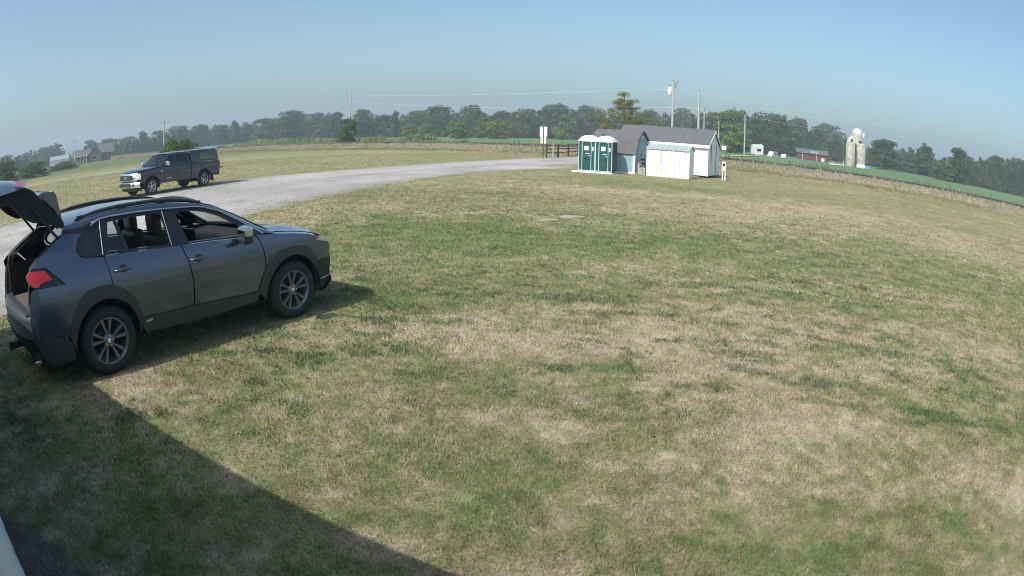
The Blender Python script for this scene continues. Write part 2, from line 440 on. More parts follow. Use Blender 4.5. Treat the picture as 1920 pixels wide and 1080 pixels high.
def gravel_col(x, y):
    base = np.array([.325, .312, .305]); n = fbm(x, y, .35, 13, 4)[..., None]; t = fbm(x * .3, y * .3, 1.2, 19, 3)[..., None]
    dn = seg_dist(x, y, ROAD_NEAR); df = seg_dist(x, y, ROAD_FAR); u = dn / (dn + df + 1e-6)
    rut = sum(np.exp(-((u - c_) / .035) ** 2) for c_ in (.17, .33, .58, .74)) * sm(fbm(x, y, .25, 44, 3), .3, .6)
    rut2 = np.exp(-((u - .46) / .06) ** 2) * sm(fbm(x, y, .3, 48, 3), .4, .65)
    c = base * (.72 + .50 * n) * (.90 + .20 * t) * (1 + .14 * rut - .18 * rut2)[..., None] * (1 - .22 * np.exp(-(np.minimum(dn, df) / .5) ** 2))[..., None]
    g = np.maximum(sm(fbm(x, y, .8, 91, 3), .62, .74) * .4, sm(fbm(x, y, 1.4, 95, 3), .45, .65) * np.exp(-(np.minimum(dn, df) / .9) ** 2) * .75)[..., None]
    return c * (1 - g) + OLIVE * g
sheet('gravel_drive', [tuple(p) for p in ROADP], .004, M['gravel'], gravel_col, .5)
sheet('grass_island', wob(smooth_poly(ISL, 2) + [ISL[0]], .1, .4, 9)[:-1], .008, M['lawn'], lambda x, y: lawn_colour(x, y, -.05), .4)

# grass blades (one mass), denser and finer close to the camera
def blades(rings, zh, seed, keep=None, colour=None, name='grass', lean=1.1, z0=0.0, wmul=1.0, a0=36, a1=150):
    rg = np.random.RandomState(seed); VS = []; CS = []
    for (r0, r1, dens, w, h) in rings:
        n = int(math.radians(a1 - a0) / 2 * (r1 * r1 - r0 * r0) * dens)
        a = np.radians(rg.uniform(a0, a1, n)); r = np.sqrt(rg.uniform(r0 * r0, r1 * r1, n)); x = r * np.cos(a); y = r * np.sin(a)
        k = ~in_poly(x, y, ROADP) | (rg.rand(n) < .02 + .5 * sm(fbm(x, y, 1.4, 95, 3), .45, .65) * np.exp(-(seg_dist(x, y, ROAD_NEAR) / .5) ** 2))
        k &= walldist(x, y) > .02
        soil = (soilness(x, y) > .5) & (x < -1.5)
        k &= ~(soil & (rg.rand(n) < .93))
        tuft = sm(fbm(x, y, 2.2, 77, 3, .6), .30, .55); tuft = np.maximum(tuft, sm(r, 15, 24)); k &= rg.rand(n) < .45 + .55 * tuft
        x, y, r = x[k], y[k], r[k]; n = len(x)
        wd = weedy(x, y)
        hh = h * .68 * rg.uniform(.5, 1.25, n) * (.75 + .5 * fbm(x, y, 1.3, 7, 2)) * (1 + .25 * wd); ww = w * rg.uniform(.7, 1.3, n) * (1 + .6 * wd)
        th = rg.uniform(0, 2 * math.pi, n); ph = rg.uniform(0, 2 * math.pi, n); ln = hh * rg.uniform(.1, 1.0, n) * lean
        p = np.stack([x, y, np.zeros(n)], 1); wv = np.stack([np.cos(th), np.sin(th), np.zeros(n)], 1) * ww[:, None] / 2
        tip = p + np.stack([np.cos(ph) * ln, np.sin(ph) * ln, hh], 1)
        VS.append(np.stack([p - wv, p + wv, tip], 1).reshape(-1, 3))
        fr_ = (.35 if r0 > 25 else 1.0); c = lawn_colour(x, y, rg.normal(0, .26 * fr_, n)) * (1.04 + fr_ * rg.uniform(-.44, .46, n))[:, None]
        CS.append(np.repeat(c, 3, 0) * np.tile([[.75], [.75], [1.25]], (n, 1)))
    VS = np.vstack(VS); CS = np.vstack(CS); VS[:, 2] += z0
    return attr_mesh(name, VS, np.arange(len(VS)).reshape(-1, 3), CS, M['blade'])
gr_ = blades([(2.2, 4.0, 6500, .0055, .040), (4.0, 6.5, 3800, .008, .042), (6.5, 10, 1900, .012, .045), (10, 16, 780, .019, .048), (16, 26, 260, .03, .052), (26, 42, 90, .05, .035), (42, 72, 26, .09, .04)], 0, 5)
tag(gr_, 'mown lawn grass mottled green and straw', kind='stuff')
print('blades', len(gr_.data.polygons))
# loose stones on the gravel close enough to read
rg = np.random.RandomState(3); mb = MB(); n = 0
for _ in range(9000):
    x = rg.uniform(-16, -6); y = rg.uniform(8, 30)
    if math.hypot(x, y) > 30 or rg.rand() > (12 / math.hypot(x, y)) ** 1.0: continue
    if not in_poly(np.array([x]), np.array([y]), ROADP)[0]: continue
    s_ = rg.uniform(.012, .03); v = [(x + s_ * rg.uniform(.5, 1) * math.cos(a), y + s_ * rg.uniform(.5, 1) * math.sin(a), .003) for a in (0, 1.5, 3.1, 4.6)] + [(x, y, .004 + s_ * .8)]
    mb.add(v, [(0, 1, 4), (1, 2, 4), (2, 3, 4), (3, 0, 4)])
M['stone'] = mat('gravel_stone', (.36, .345, .33), .95, noise=.5, nscale=40)
tag(mb.build('gravel', 'stone'), 'loose pale gravel stones on the drive', kind='stuff')
# bare soil crumbs and sprigs by the building wall
mb = MB()
for _ in range(1800):
    u = rg.uniform(1.6, 4.0); v = rg.uniform(.0, .6); x = WU.x * u + WN.x * (v - .06); y = WU.y * u + WN.y * (v - .06)
    if soilness(np.array([x]), np.array([y]))[0] < .6: continue
    s_ = rg.uniform(.005, .018); q = [(x + s_ * rg.uniform(.4, 1) * math.cos(a), y + s_ * rg.uniform(.4, 1) * math.sin(a), 0) for a in (0, 1.3, 2.5, 3.8, 5)] + [(x, y, s_ * .7)]
    mb.add(q, [(k, (k + 1) % 5, 5) for k in range(5)])
M['soil'] = mat('soil', (.15, .13, .11), .95, noise=.6, nscale=50)
tag(mb.build('soil_clods', 'soil'), 'crumbly bare soil along the building wall', kind='stuff')
# ================================================================== vehicles: shared pieces
def panel(name, outer, holes, m, parent, wfun, side=-1, off=0.0, thick=0.02, step=0.06, xf=None):
    """a body panel: outline in (x, z) laid on the body side y = side * wfun(x, z), with real thickness"""
    def dens(poly):
        out = []
        for i, p in enumerate(poly):
            q = poly[(i + 1) % len(poly)]
            n = max(1, int(math.hypot(q[0] - p[0], q[1] - p[1]) / step))
            out += [(lerp(p[0], q[0], k / n), lerp(p[1], q[1], k / n)) for k in range(n)]
        return out
    loops = [dens(outer)] + [dens(h) for h in holes]
    V = []; E = []
    for lp in loops:
        o = len(V); V += lp; E += [(o + i, o + (i + 1) % len(lp)) for i in range(len(lp))]
    nb = len(V)
    def inside(poly, x, z):
        c = False; n = len(poly)
        for i in range(n):
            x1, z1 = poly[i]; x2, z2 = poly[i - 1]
            if (z1 > z) != (z2 > z) and x < (x2 - x1) * (z - z1) / (z2 - z1) + x1: c = not c
        return c
    B = np.array(V)
    xs = np.arange(min(B[:, 0]) + step / 2, max(B[:, 0]), step); zs = np.arange(min(B[:, 1]) + step / 2, max(B[:, 1]), step)
    for x in xs:
        for z in zs:
            if inside(outer, x, z) and not any(inside(h, x, z) for h in holes) and np.min((B[:, 0] - x) ** 2 + (B[:, 1] - z) ** 2) > (step * 0.45) ** 2:
                V.append((x, z))
    r = delaunay_2d_cdt([Vector(v) for v in V], E, [], 0, 1e-5)
    vo, fo = r[0], r[2]
    tris = []
    for f in fo:
        cx = sum(vo[i].x for i in f) / len(f); cz = sum(vo[i].y for i in f) / len(f)
        if inside(outer, cx, cz) and not any(inside(h, cx, cz) for h in holes): tris.append(tuple(f))
    mb = MB()
    P = [(v.x, side * (wfun(v.x, v.y) + off), v.y) for v in vo]
    mb.add(P, tris, True)
    for lp in loops:
        n = len(lp)
        a = [(x, side * (wfun(x, z) + off), z) for x, z in lp]; b = [(x, side * (wfun(x, z) + off - thick), z) for x, z in lp]
        mb.add(a + b, [(i, (i + 1) % n, n + (i + 1) % n, n + i) for i in range(n)], False)
    o = mb.build(name, m, parent)
    # orient outer faces outward
    me = o.data
    bm = bmesh.new(); bm.from_mesh(me)
    for f in bm.faces:
        if f.smooth and f.normal.y * side < 0: f.normal_flip()
    bm.to_mesh(me); bm.free()
    # exact normals of the curved body side on the outer face
    ln = [None] * len(me.loops)
    for p in me.polygons:
        for li in p.loop_indices:
            if p.use_smooth:
                v = me.vertices[me.loops[li].vertex_index].co
                wx = (wfun(v.x + .09, v.z) - wfun(v.x - .09, v.z)) / .18; wz = (wfun(v.x, v.z + .05) - wfun(v.x, v.z - .05)) / .10
                ln[li] = Vector((-wx, side, -wz)).normalized()
            else: ln[li] = p.normal.copy()
    me.normals_split_custom_set(ln)
    return o

def arc(cx, cz, r, a0, a1, n=18):
    return [(cx + r * math.cos(math.radians(lerp(a0, a1, i / n))), cz + r * math.sin(math.radians(lerp(a0, a1, i / n)))) for i in range(n + 1)]

def make_wheel(parent, x, y, side, R=0.363, W=0.225, rr=0.243, spokes=5, style='suv', z=None, rim='alloy'):
    """one wheel; side is the outward direction in y"""
    z = R - 0.004 if z is None else z
    t = MB(); h = W / 2
    t.lathe((x, y, z), (0, side, 0), [(-h + .02, rr - .02), (-h, rr + .02), (-h + .005, R - .05), (-h + .03, R - .008), (-h * .4, R), (h * .4, R), (h - .03, R - .008), (h - .006, R - .045), (h + .004, R - .08), (h, rr + .025), (h - .014, rr), (h - .05, rr - .006)], 48)
    w = t.build('wheel', 'tyre', parent)
    r = MB()
    r.lathe((x, y, z), (0, side, 0), [(h - .05, rr - .022), (h - .012, rr - .012), (h - .004, rr - .002), (h - .012, rr + .006), (h - .03, rr + .004)], 48)
    r.lathe((x, y, z), (0, side, 0), [(-h + .03, rr - .03), (h - .05, rr - .022)], 48)
    hub = h - .045
    r.lathe((x, y, z), (0, side, 0), [(hub - .03, .075), (hub, .07), (hub + .006, .045), (hub + .012, .034), (hub + .012, .0)], 24)
    def spoke(a0, a1, w0, w1):
        ca0, sa0, ca1, sa1 = math.cos(a0), math.sin(a0), math.cos(a1), math.sin(a1)
        p0 = Vector((x + ca0 * .05, 0, z + sa0 * .05)); p1 = Vector((x + ca1 * (rr - .012), 0, z + sa1 * (rr - .012)))
        d = (p1 - p0).normalized(); nrm = Vector((-d.z, 0, d.x))
        vs = []
        for p, w_, yy in ((p0, w0, hub), (p0.lerp(p1, .55), (w0 + w1) / 2, hub + .012), (p1, w1, hub + .018)):
            for s_, dy in ((-1, -.03), (-.6, 0), (.6, 0), (1, -.03)):
                q = p + nrm * w_ * s_; vs.append((q.x, y + side * (yy + dy), q.z))
        fs = []
        for i in range(2):
            for k in range(3): fs.append((i * 4 + k, i * 4 + k + 1, i * 4 + k + 5, i * 4 + k + 4))
            fs.append((i * 4 + 3, i * 4, i * 4 + 4, i * 4 + 7))
        r.add(vs, fs + [(0, 1, 2, 3), (11, 10, 9, 8)])
    off0 = .35 if style == 'suv' else .2
    for k in range(spokes):
        a = 2 * math.pi * k / spokes + off0
        if style == 'suv':
            for s_ in (-1, 1): spoke(a + s_ * .15, a + s_ * .25, .011, .029)
        else:
            spoke(a, a, .038, .045)
    r.build('rim', rim, w)
    d = MB()
    d.lathe((x, y, z), (0, side, 0), [(hub - .1, 0), (hub - .1, rr - .07), (hub - .085, rr - .07), (hub - .085, 0)], 24)
    d.lathe((x, y, z), (0, side, 0), [(hub - .115, rr - .03), (hub - .115, 0)], 24)
    d.build('brake_disc', 'alloy_dark', w)
    n = MB()
    for k in range(5):
        a = 2 * math.pi * k / 5
        n.tube([(x + .052 * math.cos(a), y + side * (hub - .02), z + .052 * math.sin(a)), (x + .052 * math.cos(a), y + side * (hub + .014), z + .052 * math.sin(a))], .009, 6)
    n.lathe((x, y, z), (0, side, 0), [(hub + .012, .024), (hub + .016, .02), (hub + .016, 0)], 16)
    n.build('wheel_nut', 'chrome', w)
    return w

def seat(parent, x, y, z, w=.5, head=True, m='seat', tilt=.18):
    s = MB()
    s.box((x + .05, y, z + .08), (.52, w, .16), bev=.05)
    s.box((x - .26, y, z + .38), (.16, w * .96, .62), ry=-tilt, bev=.06)
    if head:
        s.box((x - .335, y, z + .79), (.12, .27, .24), ry=-tilt * .6, bev=.05)
        for q in (-.06, .06): s.tube([(x - .32, y + q, z + .62), (x - .33, y + q, z + .75)], .008, 6)
    return s.build('seat', m, parent)

# ================================================================== the grey SUV
SUV_POS = Vector((-4.848, 5.593, 0)); SUV_YAW = 1.028
suv = empty('suv', SUV_POS, SUV_YAW, 'dark blue-grey SUV parked on the near lawn with its rear hatch open', 'suv')

_wz = [.15, .30, .45, .60, .72, .85, .95, 1.02, 1.10, 1.17, 1.25, 1.40, 1.55, 1.64, 1.72]
_ww = [.80, .862, .888, .908, .919, .917, .908, .898, .882, .862, .828, .755, .672, .615, .50]
def W(x, z):
    w = interp(z, _wz, _ww)
    w -= interp(x, [2.6, 3.0, 3.25, 3.45, 3.6], [0, .02, .06, .12, .25])
    w -= interp(-x, [.45, .7, .9, 1.0], [0, .02, .055, .11])
    w -= interp(z, [1.1, 1.5], [0, .03]) * interp(-x, [-.1, .4], [0, 1])
    return w
GAP = .0028
FC, RC = (2.69, .375), (0.0, .375)
AR = .43
f_out = [(2.13, .44), (2.17, .58), (2.26, .74), (2.37, .86), (2.50, .905), (2.66, .915), (2.82, .905), (2.95, .86), (3.06, .76), (3.13, .62), (3.16, .50)]
r_out = [(-.50, .52), (-.46, .62), (-.40, .77), (-.33, .87), (-.20, .935), (0.0, .95), (.13, .93), (.25, .87), (.38, .75), (.45, .60), (.47, .48)]
for s in (-1, 1):
    lab = None
    # front fender
    fe = [(2.215, .46), (2.245, .62), (2.25, .80), (2.235, .95), (2.19, 1.07), (2.14, 1.125), (2.45, 1.095), (2.75, 1.06), (2.98, 1.02), (3.10, .985), (3.12, .93), (3.38, .86), (3.41, .80), (3.405, .66), (3.13, .66), (3.06, .77)] + list(reversed(f_out[2:8])) + [(2.17, .58), (2.16, .46)]
    panel('fender', fe, [], 'paint', suv, W, s)
    # front door
    fd = [(1.185, .493), (1.19, .76), (1.16, .95), (1.10, 1.12), (1.085, 1.165), (1.45, 1.15), (1.85, 1.125), (2.13, 1.118), (2.18, 1.065), (2.225, .95), (2.24, .80), (2.235, .62), (2.20, .452), (1.9, .463)]
    d1 = panel('front_door', [(x - (GAP if x > 1.7 else -GAP), z) for x, z in fd], [], 'paint', suv, W, s, thick=.09)
    rd = [(.477, .508), (.44, .60), (.37, .745), (.24, .862), (.13, .922), (.11, 1.05), (.075, 1.222), (.50, 1.20), (.85, 1.18), (1.075, 1.168), (1.09, 1.12), (1.15, .95), (1.18, .76), (1.175, .493)]
    d2 = panel('rear_door', [(x - (GAP if x > .8 else -GAP), z) for x, z in rd], [], 'paint', suv, W, s, thick=.09)
    # handles with cup
    for dd, hx, hz in ((d2, .28, 1.055), (d1, 1.285, .995)):
        c = MB(); y0 = s * (W(hx, hz) + .003)
        c.lathe((hx, y0 - s * .002, hz), (0, s, 0), [(0, .05), (.004, .046), (.005, 0)], 20)
        c.build('handle_cup', 'black_gloss', dd)
        c = MB(); y1 = s * (W(hx, hz) + .03)
        c.tube([(hx - .105, y1 - s * .028, hz - .004), (hx - .09, y1, hz), (hx, y1 + s * .006, hz + .006), (hx + .09, y1, hz), (hx + .105, y1 - s * .028, hz - .004)], [.014, .017, .016, .017, .014], 8)
        c.build('handle', 'paint', dd)
    # quarter panel with D pillar
    qp = [(-.34, .868), (-.20, .928), (0.0, .942), (.122, .924), (.10, 1.05), (.06, 1.215), (-.16, 1.232), (-.225, 1.262), (-.262, 1.33), (-.225, 1.42), (-.13, 1.475),
          (-.36, 1.50), (-.47, 1.46), (-.66, 1.365), (-.80, 1.285), (-.855, 1.245), (-.68, 1.235), (-.55, 1.12), (-.46, 1.04), (-.86, 1.055), (-.90, 1.04), (-.945, .90), (-.955, .80), (-.86, .70), (-.70, .56), (-.52, .50)]
    qp = qp + [(-.462, .62), (-.395, .768)]
    panel('quarter_panel', qp, [], 'paint', suv, W, s)
    # tail lamp
    tl = panel('tail_lamp', [(-.865, 1.24), (-.69, 1.228), (-.56, 1.115), (-.475, 1.04), (-.86, 1.065), (-.905, 1.10), (-.925, 1.19)], [], 'black_gloss', suv, W, s, off=.004)
    panel('lamp_lens', [(-.93, 1.185), (-.885, 1.226), (-.70, 1.208), (-.62, 1.115), (-.775, 1.10), (-.80, 1.062), (-.88, 1.085), (-.925, 1.14)], [], 'red', tl, W, s, off=.014, step=.04)
    # wheel arch claddings
    for C_, outp in ((FC, f_out), (RC, r_out)):
        inner = arc(C_[0], C_[1], AR, 188 if C_ is FC else 190, -8 if C_ is FC else -6, 22)
        pts = outp + list(reversed(inner))
        panel('wheel_arch', pts, [], 'clad', suv, W, s, off=.016, thick=.05, step=.05)
        lin = MB()
        lin.grid([[(x, s * .60, z) for x, z in arc(C_[0], C_[1], AR + .02, 185, -5, 18)], [(x, s * .90, z) for x, z in arc(C_[0], C_[1], AR + .02, 185, -5, 18)]])
        lin.add([(x, s * .60, z) for x, z in arc(C_[0], C_[1], AR + .02, 185, -5, 18)] + [(C_[0], s * .60, .2)], [tuple(range(20))])
        lin.build('wheel_liner', 'dark', suv)
    # sill cladding, two doors' lower bands and the sill below
    sc_ = panel('sill_cladding', [(.46, .40), (.475, .50), (1.2, .485), (1.9, .455), (2.23, .445), (2.15, .43), (2.10, .34), (1.6, .31), (1.0, .315), (.5, .34)], [], 'clad', suv, W, s, off=.014, thick=.06)
    b = MB(); yb = s * (W(.53, .47) + .018)
    b.box((.545, yb, .462), (.085, .006, .022), ry=-.12); b.build('badge', 'satin', sc_)
    # greenhouse frame in gloss black with the window openings
    gh = [(-.258, 1.33), (-.22, 1.42), (-.12, 1.485), (.09, 1.575), (.25, 1.585), (.6, 1.58), (.967, 1.565), (1.353, 1.54), (1.5, 1.52), (1.7, 1.453), (1.95, 1.31), (2.25, 1.123), (2.13, 1.122), (1.85, 1.13), (1.45, 1.155), (1.085, 1.171), (.5, 1.205), (.07, 1.226), (-.15, 1.238), (-.215, 1.268)]
    qw = [(-.215, 1.333), (-.185, 1.375), (-.06, 1.465), (.045, 1.525), (.035, 1.255), (-.14, 1.265), (-.195, 1.29)]
    sw = [(.135, 1.255), (.205, 1.535), (.285, 1.54), (.35, 1.24)]
    rw = [(.40, 1.235), (.325, 1.538), (.55, 1.54), (.86, 1.53), (.905, 1.51), (.925, 1.42), (.945, 1.20)]
    fw = [(1.19, 1.185), (1.155, 1.32), (1.11, 1.50), (1.20, 1.51), (1.35, 1.498), (1.50, 1.468), (1.70, 1.395), (1.93, 1.26), (2.01, 1.20), (1.98, 1.15), (1.9, 1.15)]
    gf = panel('window_frame', gh, [qw, sw, rw, fw], 'black_gloss', suv, W, s, off=-.004, thick=.035, step=.05)
    panel('quarter_glass', qw, [], 'glass_tint', gf, W, s, off=-.02, thick=.004)
    panel('fixed_glass', sw, [], 'glass_tint', gf, W, s, off=-.02, thick=.004)
    # bright trim above the windows
    tr = MB()
    tp = [(-.02, 1.535), (.09, 1.582), (.25, 1.59), (.6, 1.585), (.967, 1.57), (1.353, 1.545), (1.5, 1.524), (1.7, 1.458), (1.95, 1.316), (2.25, 1.128)]
    tr.tube([(x, s * (W(x, z) + .006), z) for x, z in tp], .009, 6)
    tr.build('window_trim', 'satin', suv)
    for a, b_ in (((.062, 1.235), (.105, 1.57)), ((.955, 1.19), (.935, 1.55))):
        tr = MB(); tr.tube([(a[0], s * (W(*a) + .004), a[1]), (b_[0], s * (W(*b_) + .004), b_[1])], .0055, 6); tr.build('pillar_trim', 'satin', gf)
    # roof side: from the window trim up to the roof edge
    TX = [-.38, -.12, .09, .25, .6, .967, 1.353, 1.5, 1.7, 1.95, 2.25, 2.44]
    TZ = [1.535, 1.535, 1.586, 1.598, 1.593, 1.578, 1.553, 1.532, 1.466, 1.324, 1.135, 1.10]
    RX = [-.38, 0, .4, .8, 1.1, 1.4, 1.66, 2.0, 2.25, 2.44]
    RZ = [1.575, 1.618, 1.640, 1.636, 1.616, 1.575, 1.510, 1.352, 1.215, 1.118]
    RY = [.585, .60, .60, .595, .59, .59, .60, .655, .71, .76]
    xs = np.linspace(-.38, 2.44, 60)
    rows = []
    for t in np.linspace(0, 1, 6):
        row = []
        for x in xs:
            z0 = interp(x, TX, TZ); y0 = W(x, z0) + .002; z1 = interp(x, RX, RZ); y1 = interp(x, RX, RY)
            bul = math.sin(t * math.pi) * .012
            row.append((x, s * (lerp(y0, y1, t) + bul), lerp(z0, z1, t) + bul))
        rows.append(row)
    rs = MB(); rs.grid(rows); rs.build('roof_side', 'paint', suv)
    # black band of the floating roof
    panel('pillar_band', [(-.40, 1.488), (-.36, 1.505), (-.13, 1.48), (-.05, 1.52), (.0, 1.545), (-.12, 1.54), (-.385, 1.54)], [], 'black_gloss', suv, W, s, off=0.0)
    # roof rail
    rl = MB(); rx = np.linspace(-.18, 1.62, 24); pts = []; rad = []
    for i, x in enumerate(rx):
        e = min(i, 23 - i) / 4; e = min(1, e)
        pts.append((x, s * (interp(x, RX, RY) - .045), interp(x, RX, RZ) + .008 + .022 * e ** .6)); rad.append(.008 + .014 * e)
    rl.tube(pts, rad, 8)
    for x in (-.1, .45, 1.0, 1.5): rl.box((x, s * (interp(x, RX, RY) - .045), interp(x, RX, RZ) + .015), (.10, .03, .05), bev=.01)
    rl.build('roof_rail', 'black_plastic', suv)
    # fender top to bonnet edge
    HX = [2.30, 2.45, 2.70, 2.95, 3.12, 3.28, 3.40]; HZ = [1.135, 1.118, 1.09, 1.052, 1.015, .965, .90]; HY = [.79, .785, .775, .765, .755, .735, .69]
    ft = MB(); a_ = []; b_ = []
    for x in np.linspace(2.15, 3.12, 16):
        zt = interp(x, [2.14, 2.45, 2.75, 2.98, 3.12], [1.125, 1.095, 1.06, 1.02, .98])
        a_.append((x, s * W(x, zt), zt)); b_.append((x, s * (interp(x, HX, HY) - .01), interp(x, HX, HZ) - .008))
    ft.grid([a_, [((p[0] + q[0]) / 2, (p[1] + q[1]) / 2, (p[2] + q[2]) / 2 + .006) for p, q in zip(a_, b_)], b_]); ft.build('fender_top', 'paint', suv)
    # headlamp
    hl = panel('headlight', [(3.105, .985), (3.20, .965), (3.34, .915), (3.40, .87), (3.385, .85), (3.12, .925)], [], 'lens', suv, W, s, off=-.002, thick=.06)
    panel('side_marker', [(3.09, .985), (3.17, .972), (3.18, .93), (3.10, .935)], [], 'amber', hl, W, s, off=.004)
    # door mirror
    my = .97
    mm = MB(); mm.box((1.885, s * (my + .055), 1.215), (.13, .20, .12), rz=s * .12, bev=.04); mr = mm.build('mirror', 'satin', suv)
    mm = MB(); mm.box((1.885, s * (my + .05), 1.12), (.125, .19, .10), rz=s * .12, bev=.035); mm.tube([(1.95, s * .84, 1.12), (1.90, s * (my + .01), 1.11)], .03, 8); mm.build('mirror_base', 'black_plastic', mr)
    mm = MB(); mm.box((1.815, s * (my + .055), 1.178), (.004, .165, .115), rz=s * .12); mm.build('mirror_glass', 'chrome', mr)
    # weather strip round the tailgate opening, D-pillar inner frame
    oc = [(-.36, 1.50), (-.47, 1.46), (-.66, 1.365), (-.80, 1.285), (-.86, 1.24), (-.905, 1.10), (-.925, 1.0), (-.945, .90), (-.955, .80)]
    fr = MB()
    fr.grid([[(x, s * (W(x, z) - .004), z) for x, z in oc], [(x + .02, s * (W(x, z) - .10), z - .005) for x, z in oc], [(x + .09, s * (W(x, z) - .13), z - .01) for x, z in oc]])
    fr.build('opening_frame', 'black_gloss', suv)
    st = MB(); st.tube([(x + .016, s * (W(x, z) - .095), z) for x, z in oc] , .011, 6); st.build('door_seal', 'clad', suv)
    # gas strut of the hatch
    st = MB(); st.tube([(-.42, s * .63, 1.45), (-.60, s * .63, 1.65), (-.80, s * .62, 1.87)], [.016, .016, .009], 8); st.build('gas_strut', 'black_plastic', suv)

# roof, windscreen and bonnet
def edge(x): return interp(x, RX, RY), interp(x, RX, RZ)
def top_grid(x0, x1, n, crown, m, name, dz=0.0, inset=0.0):
    g = MB(); rows = []
    for x in np.linspace(x0, x1, n):
        yy, zz = edge(x); row = []
        for t in np.linspace(-1, 1, 17):
            bow = interp(x, [1.4, 1.6, 2.44], [0, .02, .10]) * (1 - t * t)
            row.append((x + bow, t * (yy - inset), zz + crown * (1 - t ** 2) ** .9 + dz))
        rows.append(row)
    g.grid(rows); return g.build(name, m, suv)
top_grid(-.38, 1.5, 24, .035, 'paint', 'roof')
ws = top_grid(1.5, 2.36, 14, .03, 'glass', 'windscreen', 0, .03)
tb = MB()
for s in (-1, 1): tb.tube([(x, s * (edge(x)[0] - .02), edge(x)[1]) for x in np.linspace(1.5, 2.42, 12)], .024, 6)
tb.tube([(1.5 + .02 * (1 - t * t), t * .58, 1.572 + .035 * (1 - t * t)) for t in np.linspace(-1, 1, 9)], .02, 6)
tb.tube([(2.38 + .09 * (1 - t * t), t * .74, 1.135 + .02 * (1 - t * t)) for t in np.linspace(-1, 1, 9)], .025, 6)
tb.build('windscreen_surround', 'black_gloss', ws)
wb = MB()
for y0, y1 in ((-.62, -.05), (.05, .68)): wb.tube([(2.42, y0, 1.165), (2.50, y1, 1.145)], .010, 6)
wb.build('wiper', 'black_plastic', suv)
hb = MB(); rows = []
for x in np.linspace(2.36, 3.44, 18):
    yy = interp(x, HX, HY); zz = interp(x, HX + [3.46], HZ + [.86]); row = []
    for t in np.linspace(-1, 1, 21):
        at = abs(t)
        zc = .03 * (1 - t ** 4) + .022 * math.exp(-((at - .68) / .12) ** 2) * interp(x, [2.4, 2.7, 3.3], [.3, 1, .4])
        row.append((x + .10 * (1 - t * t) * interp(x, [2.4, 3.4], [.9, 1.2]), t * yy, zz + zc))
    rows.append(row)
hb.grid(rows); hb.grid([[(p[0], p[1], p[2]) for p in [r[0] for r in rows]], [(p[0], p[1] * .97, p[2] - .03) for p in [r[0] for r in rows]]])
hb.build('bonnet', 'paint', suv)

# front fascia
def fascia(name, zs, xs_, m, half=.81, bulge=.20, ymax=1.0):
    g = MB(); rows = []
    for z, x in zip(zs, xs_):
        rows.append([(x - bulge * abs(t) ** 3.2, t * half, z) for t in np.linspace(-ymax, ymax, 25)])
    g.grid(rows); return g.build(name, m, suv)
fascia('front_bumper', [.50, .60, .72, .82, .86], [3.60, 3.615, 3.61, 3.585, 3.565], 'paint', .80, .19)
fascia('front_valance', [.22, .25, .32, .37, .385, .44, .50], [3.42, 3.52, 3.62, 3.645, 3.63, 3.60, 3.595], 'black_plastic', .80, .20)
for s in (-1, 1):
    panel('bumper_corner', [(3.10, .24), (3.30, .255), (3.43, .34), (3.455, .385), (3.43, .40), (3.41, .52), (3.405, .655), (3.13, .655), (3.15, .50), (3.14, .36)], [], 'black_plastic', suv, W, s, off=.006)
    t_ = MB(); t_.tube([(3.20, s * (W(3.2, .41) + .014), .40), (3.34, s * (W(3.34, .42) + .014), .408), (3.45, s * (W(3.45, .44) + .01), .425)], .008, 6); t_.build('bumper_trim', 'satin', suv)
gr = fascia('grille', [.50, .58, .66, .74, .80], [3.622, 3.64, 3.645, 3.63, 3.61], 'black_plastic', .62, .08)
bar = MB(); bar.box((3.65, 0, .79), (.03, 1.1, .03), bev=.008); bar.box((3.655, 0, .74), (.012, .14, .09), bev=.004); bar.build('grille_bar', 'chrome', gr)
lp = fascia('lamp_bar', [.86, .90, .945], [3.555, 3.53, 3.49], 'lens', .76, .19)

# rear bumper
g = MB(); rows = []
for z, x, hf in ((.22, -.84, .76), (.30, -.93, .80), (.42, -1.01, .84), (.53, -1.045, .865), (.555, -1.06, .875), (.60, -1.045, .865), (.72, -1.055, .87), (.77, -1.045, .86), (.79, -1.01, .84), (.795, -.93, .80)):
    rows.append([(x + .17 * abs(t) ** 3.5, t * hf, z) for t in np.linspace(-1, 1, 27)])
g.grid(rows[:5]); rb = g.build('rear_bumper', 'black_plastic', suv)
g = MB(); g.grid(rows[4:]); g.build('bumper_top', 'clad', rb)
for s in (-1, 1):
    panel('bumper_side', [(-.46, .26), (-.47, .42), (-.52, .496), (-.70, .556), (-.86, .696), (-.955, .796), (-.965, .74), (-.955, .60), (-.94, .54), (-.90, .44), (-.84, .32), (-.70, .24)], [], 'clad', suv, W, s, off=.012, step=.05)
for s in (-1, 1):
    g = MB(); g.box((-.98, s * .55, .50), (.02, .16, .035), rz=-s * .25, bev=.005); g.build('reflector', 'red', suv)
g = MB(); g.box((-1.02, 0, .36), (.24, .075, .075), bev=.01); g.box((-.9, 0, .34), (.08, .9, .07)); g.box((-1.13, 0, .36), (.03, .11, .11), bev=.01); g.build('tow_hitch', 'black_plastic', suv)
g = MB(); g.tube([(-.6, -.52, .27), (-.93, -.52, .25)], .04, 14, cap=False); g.tube([(-.93, -.52, .25), (-.6, -.52, .27)], .034, 14, cap=False); g.build('exhaust_pipe', 'chrome', suv)

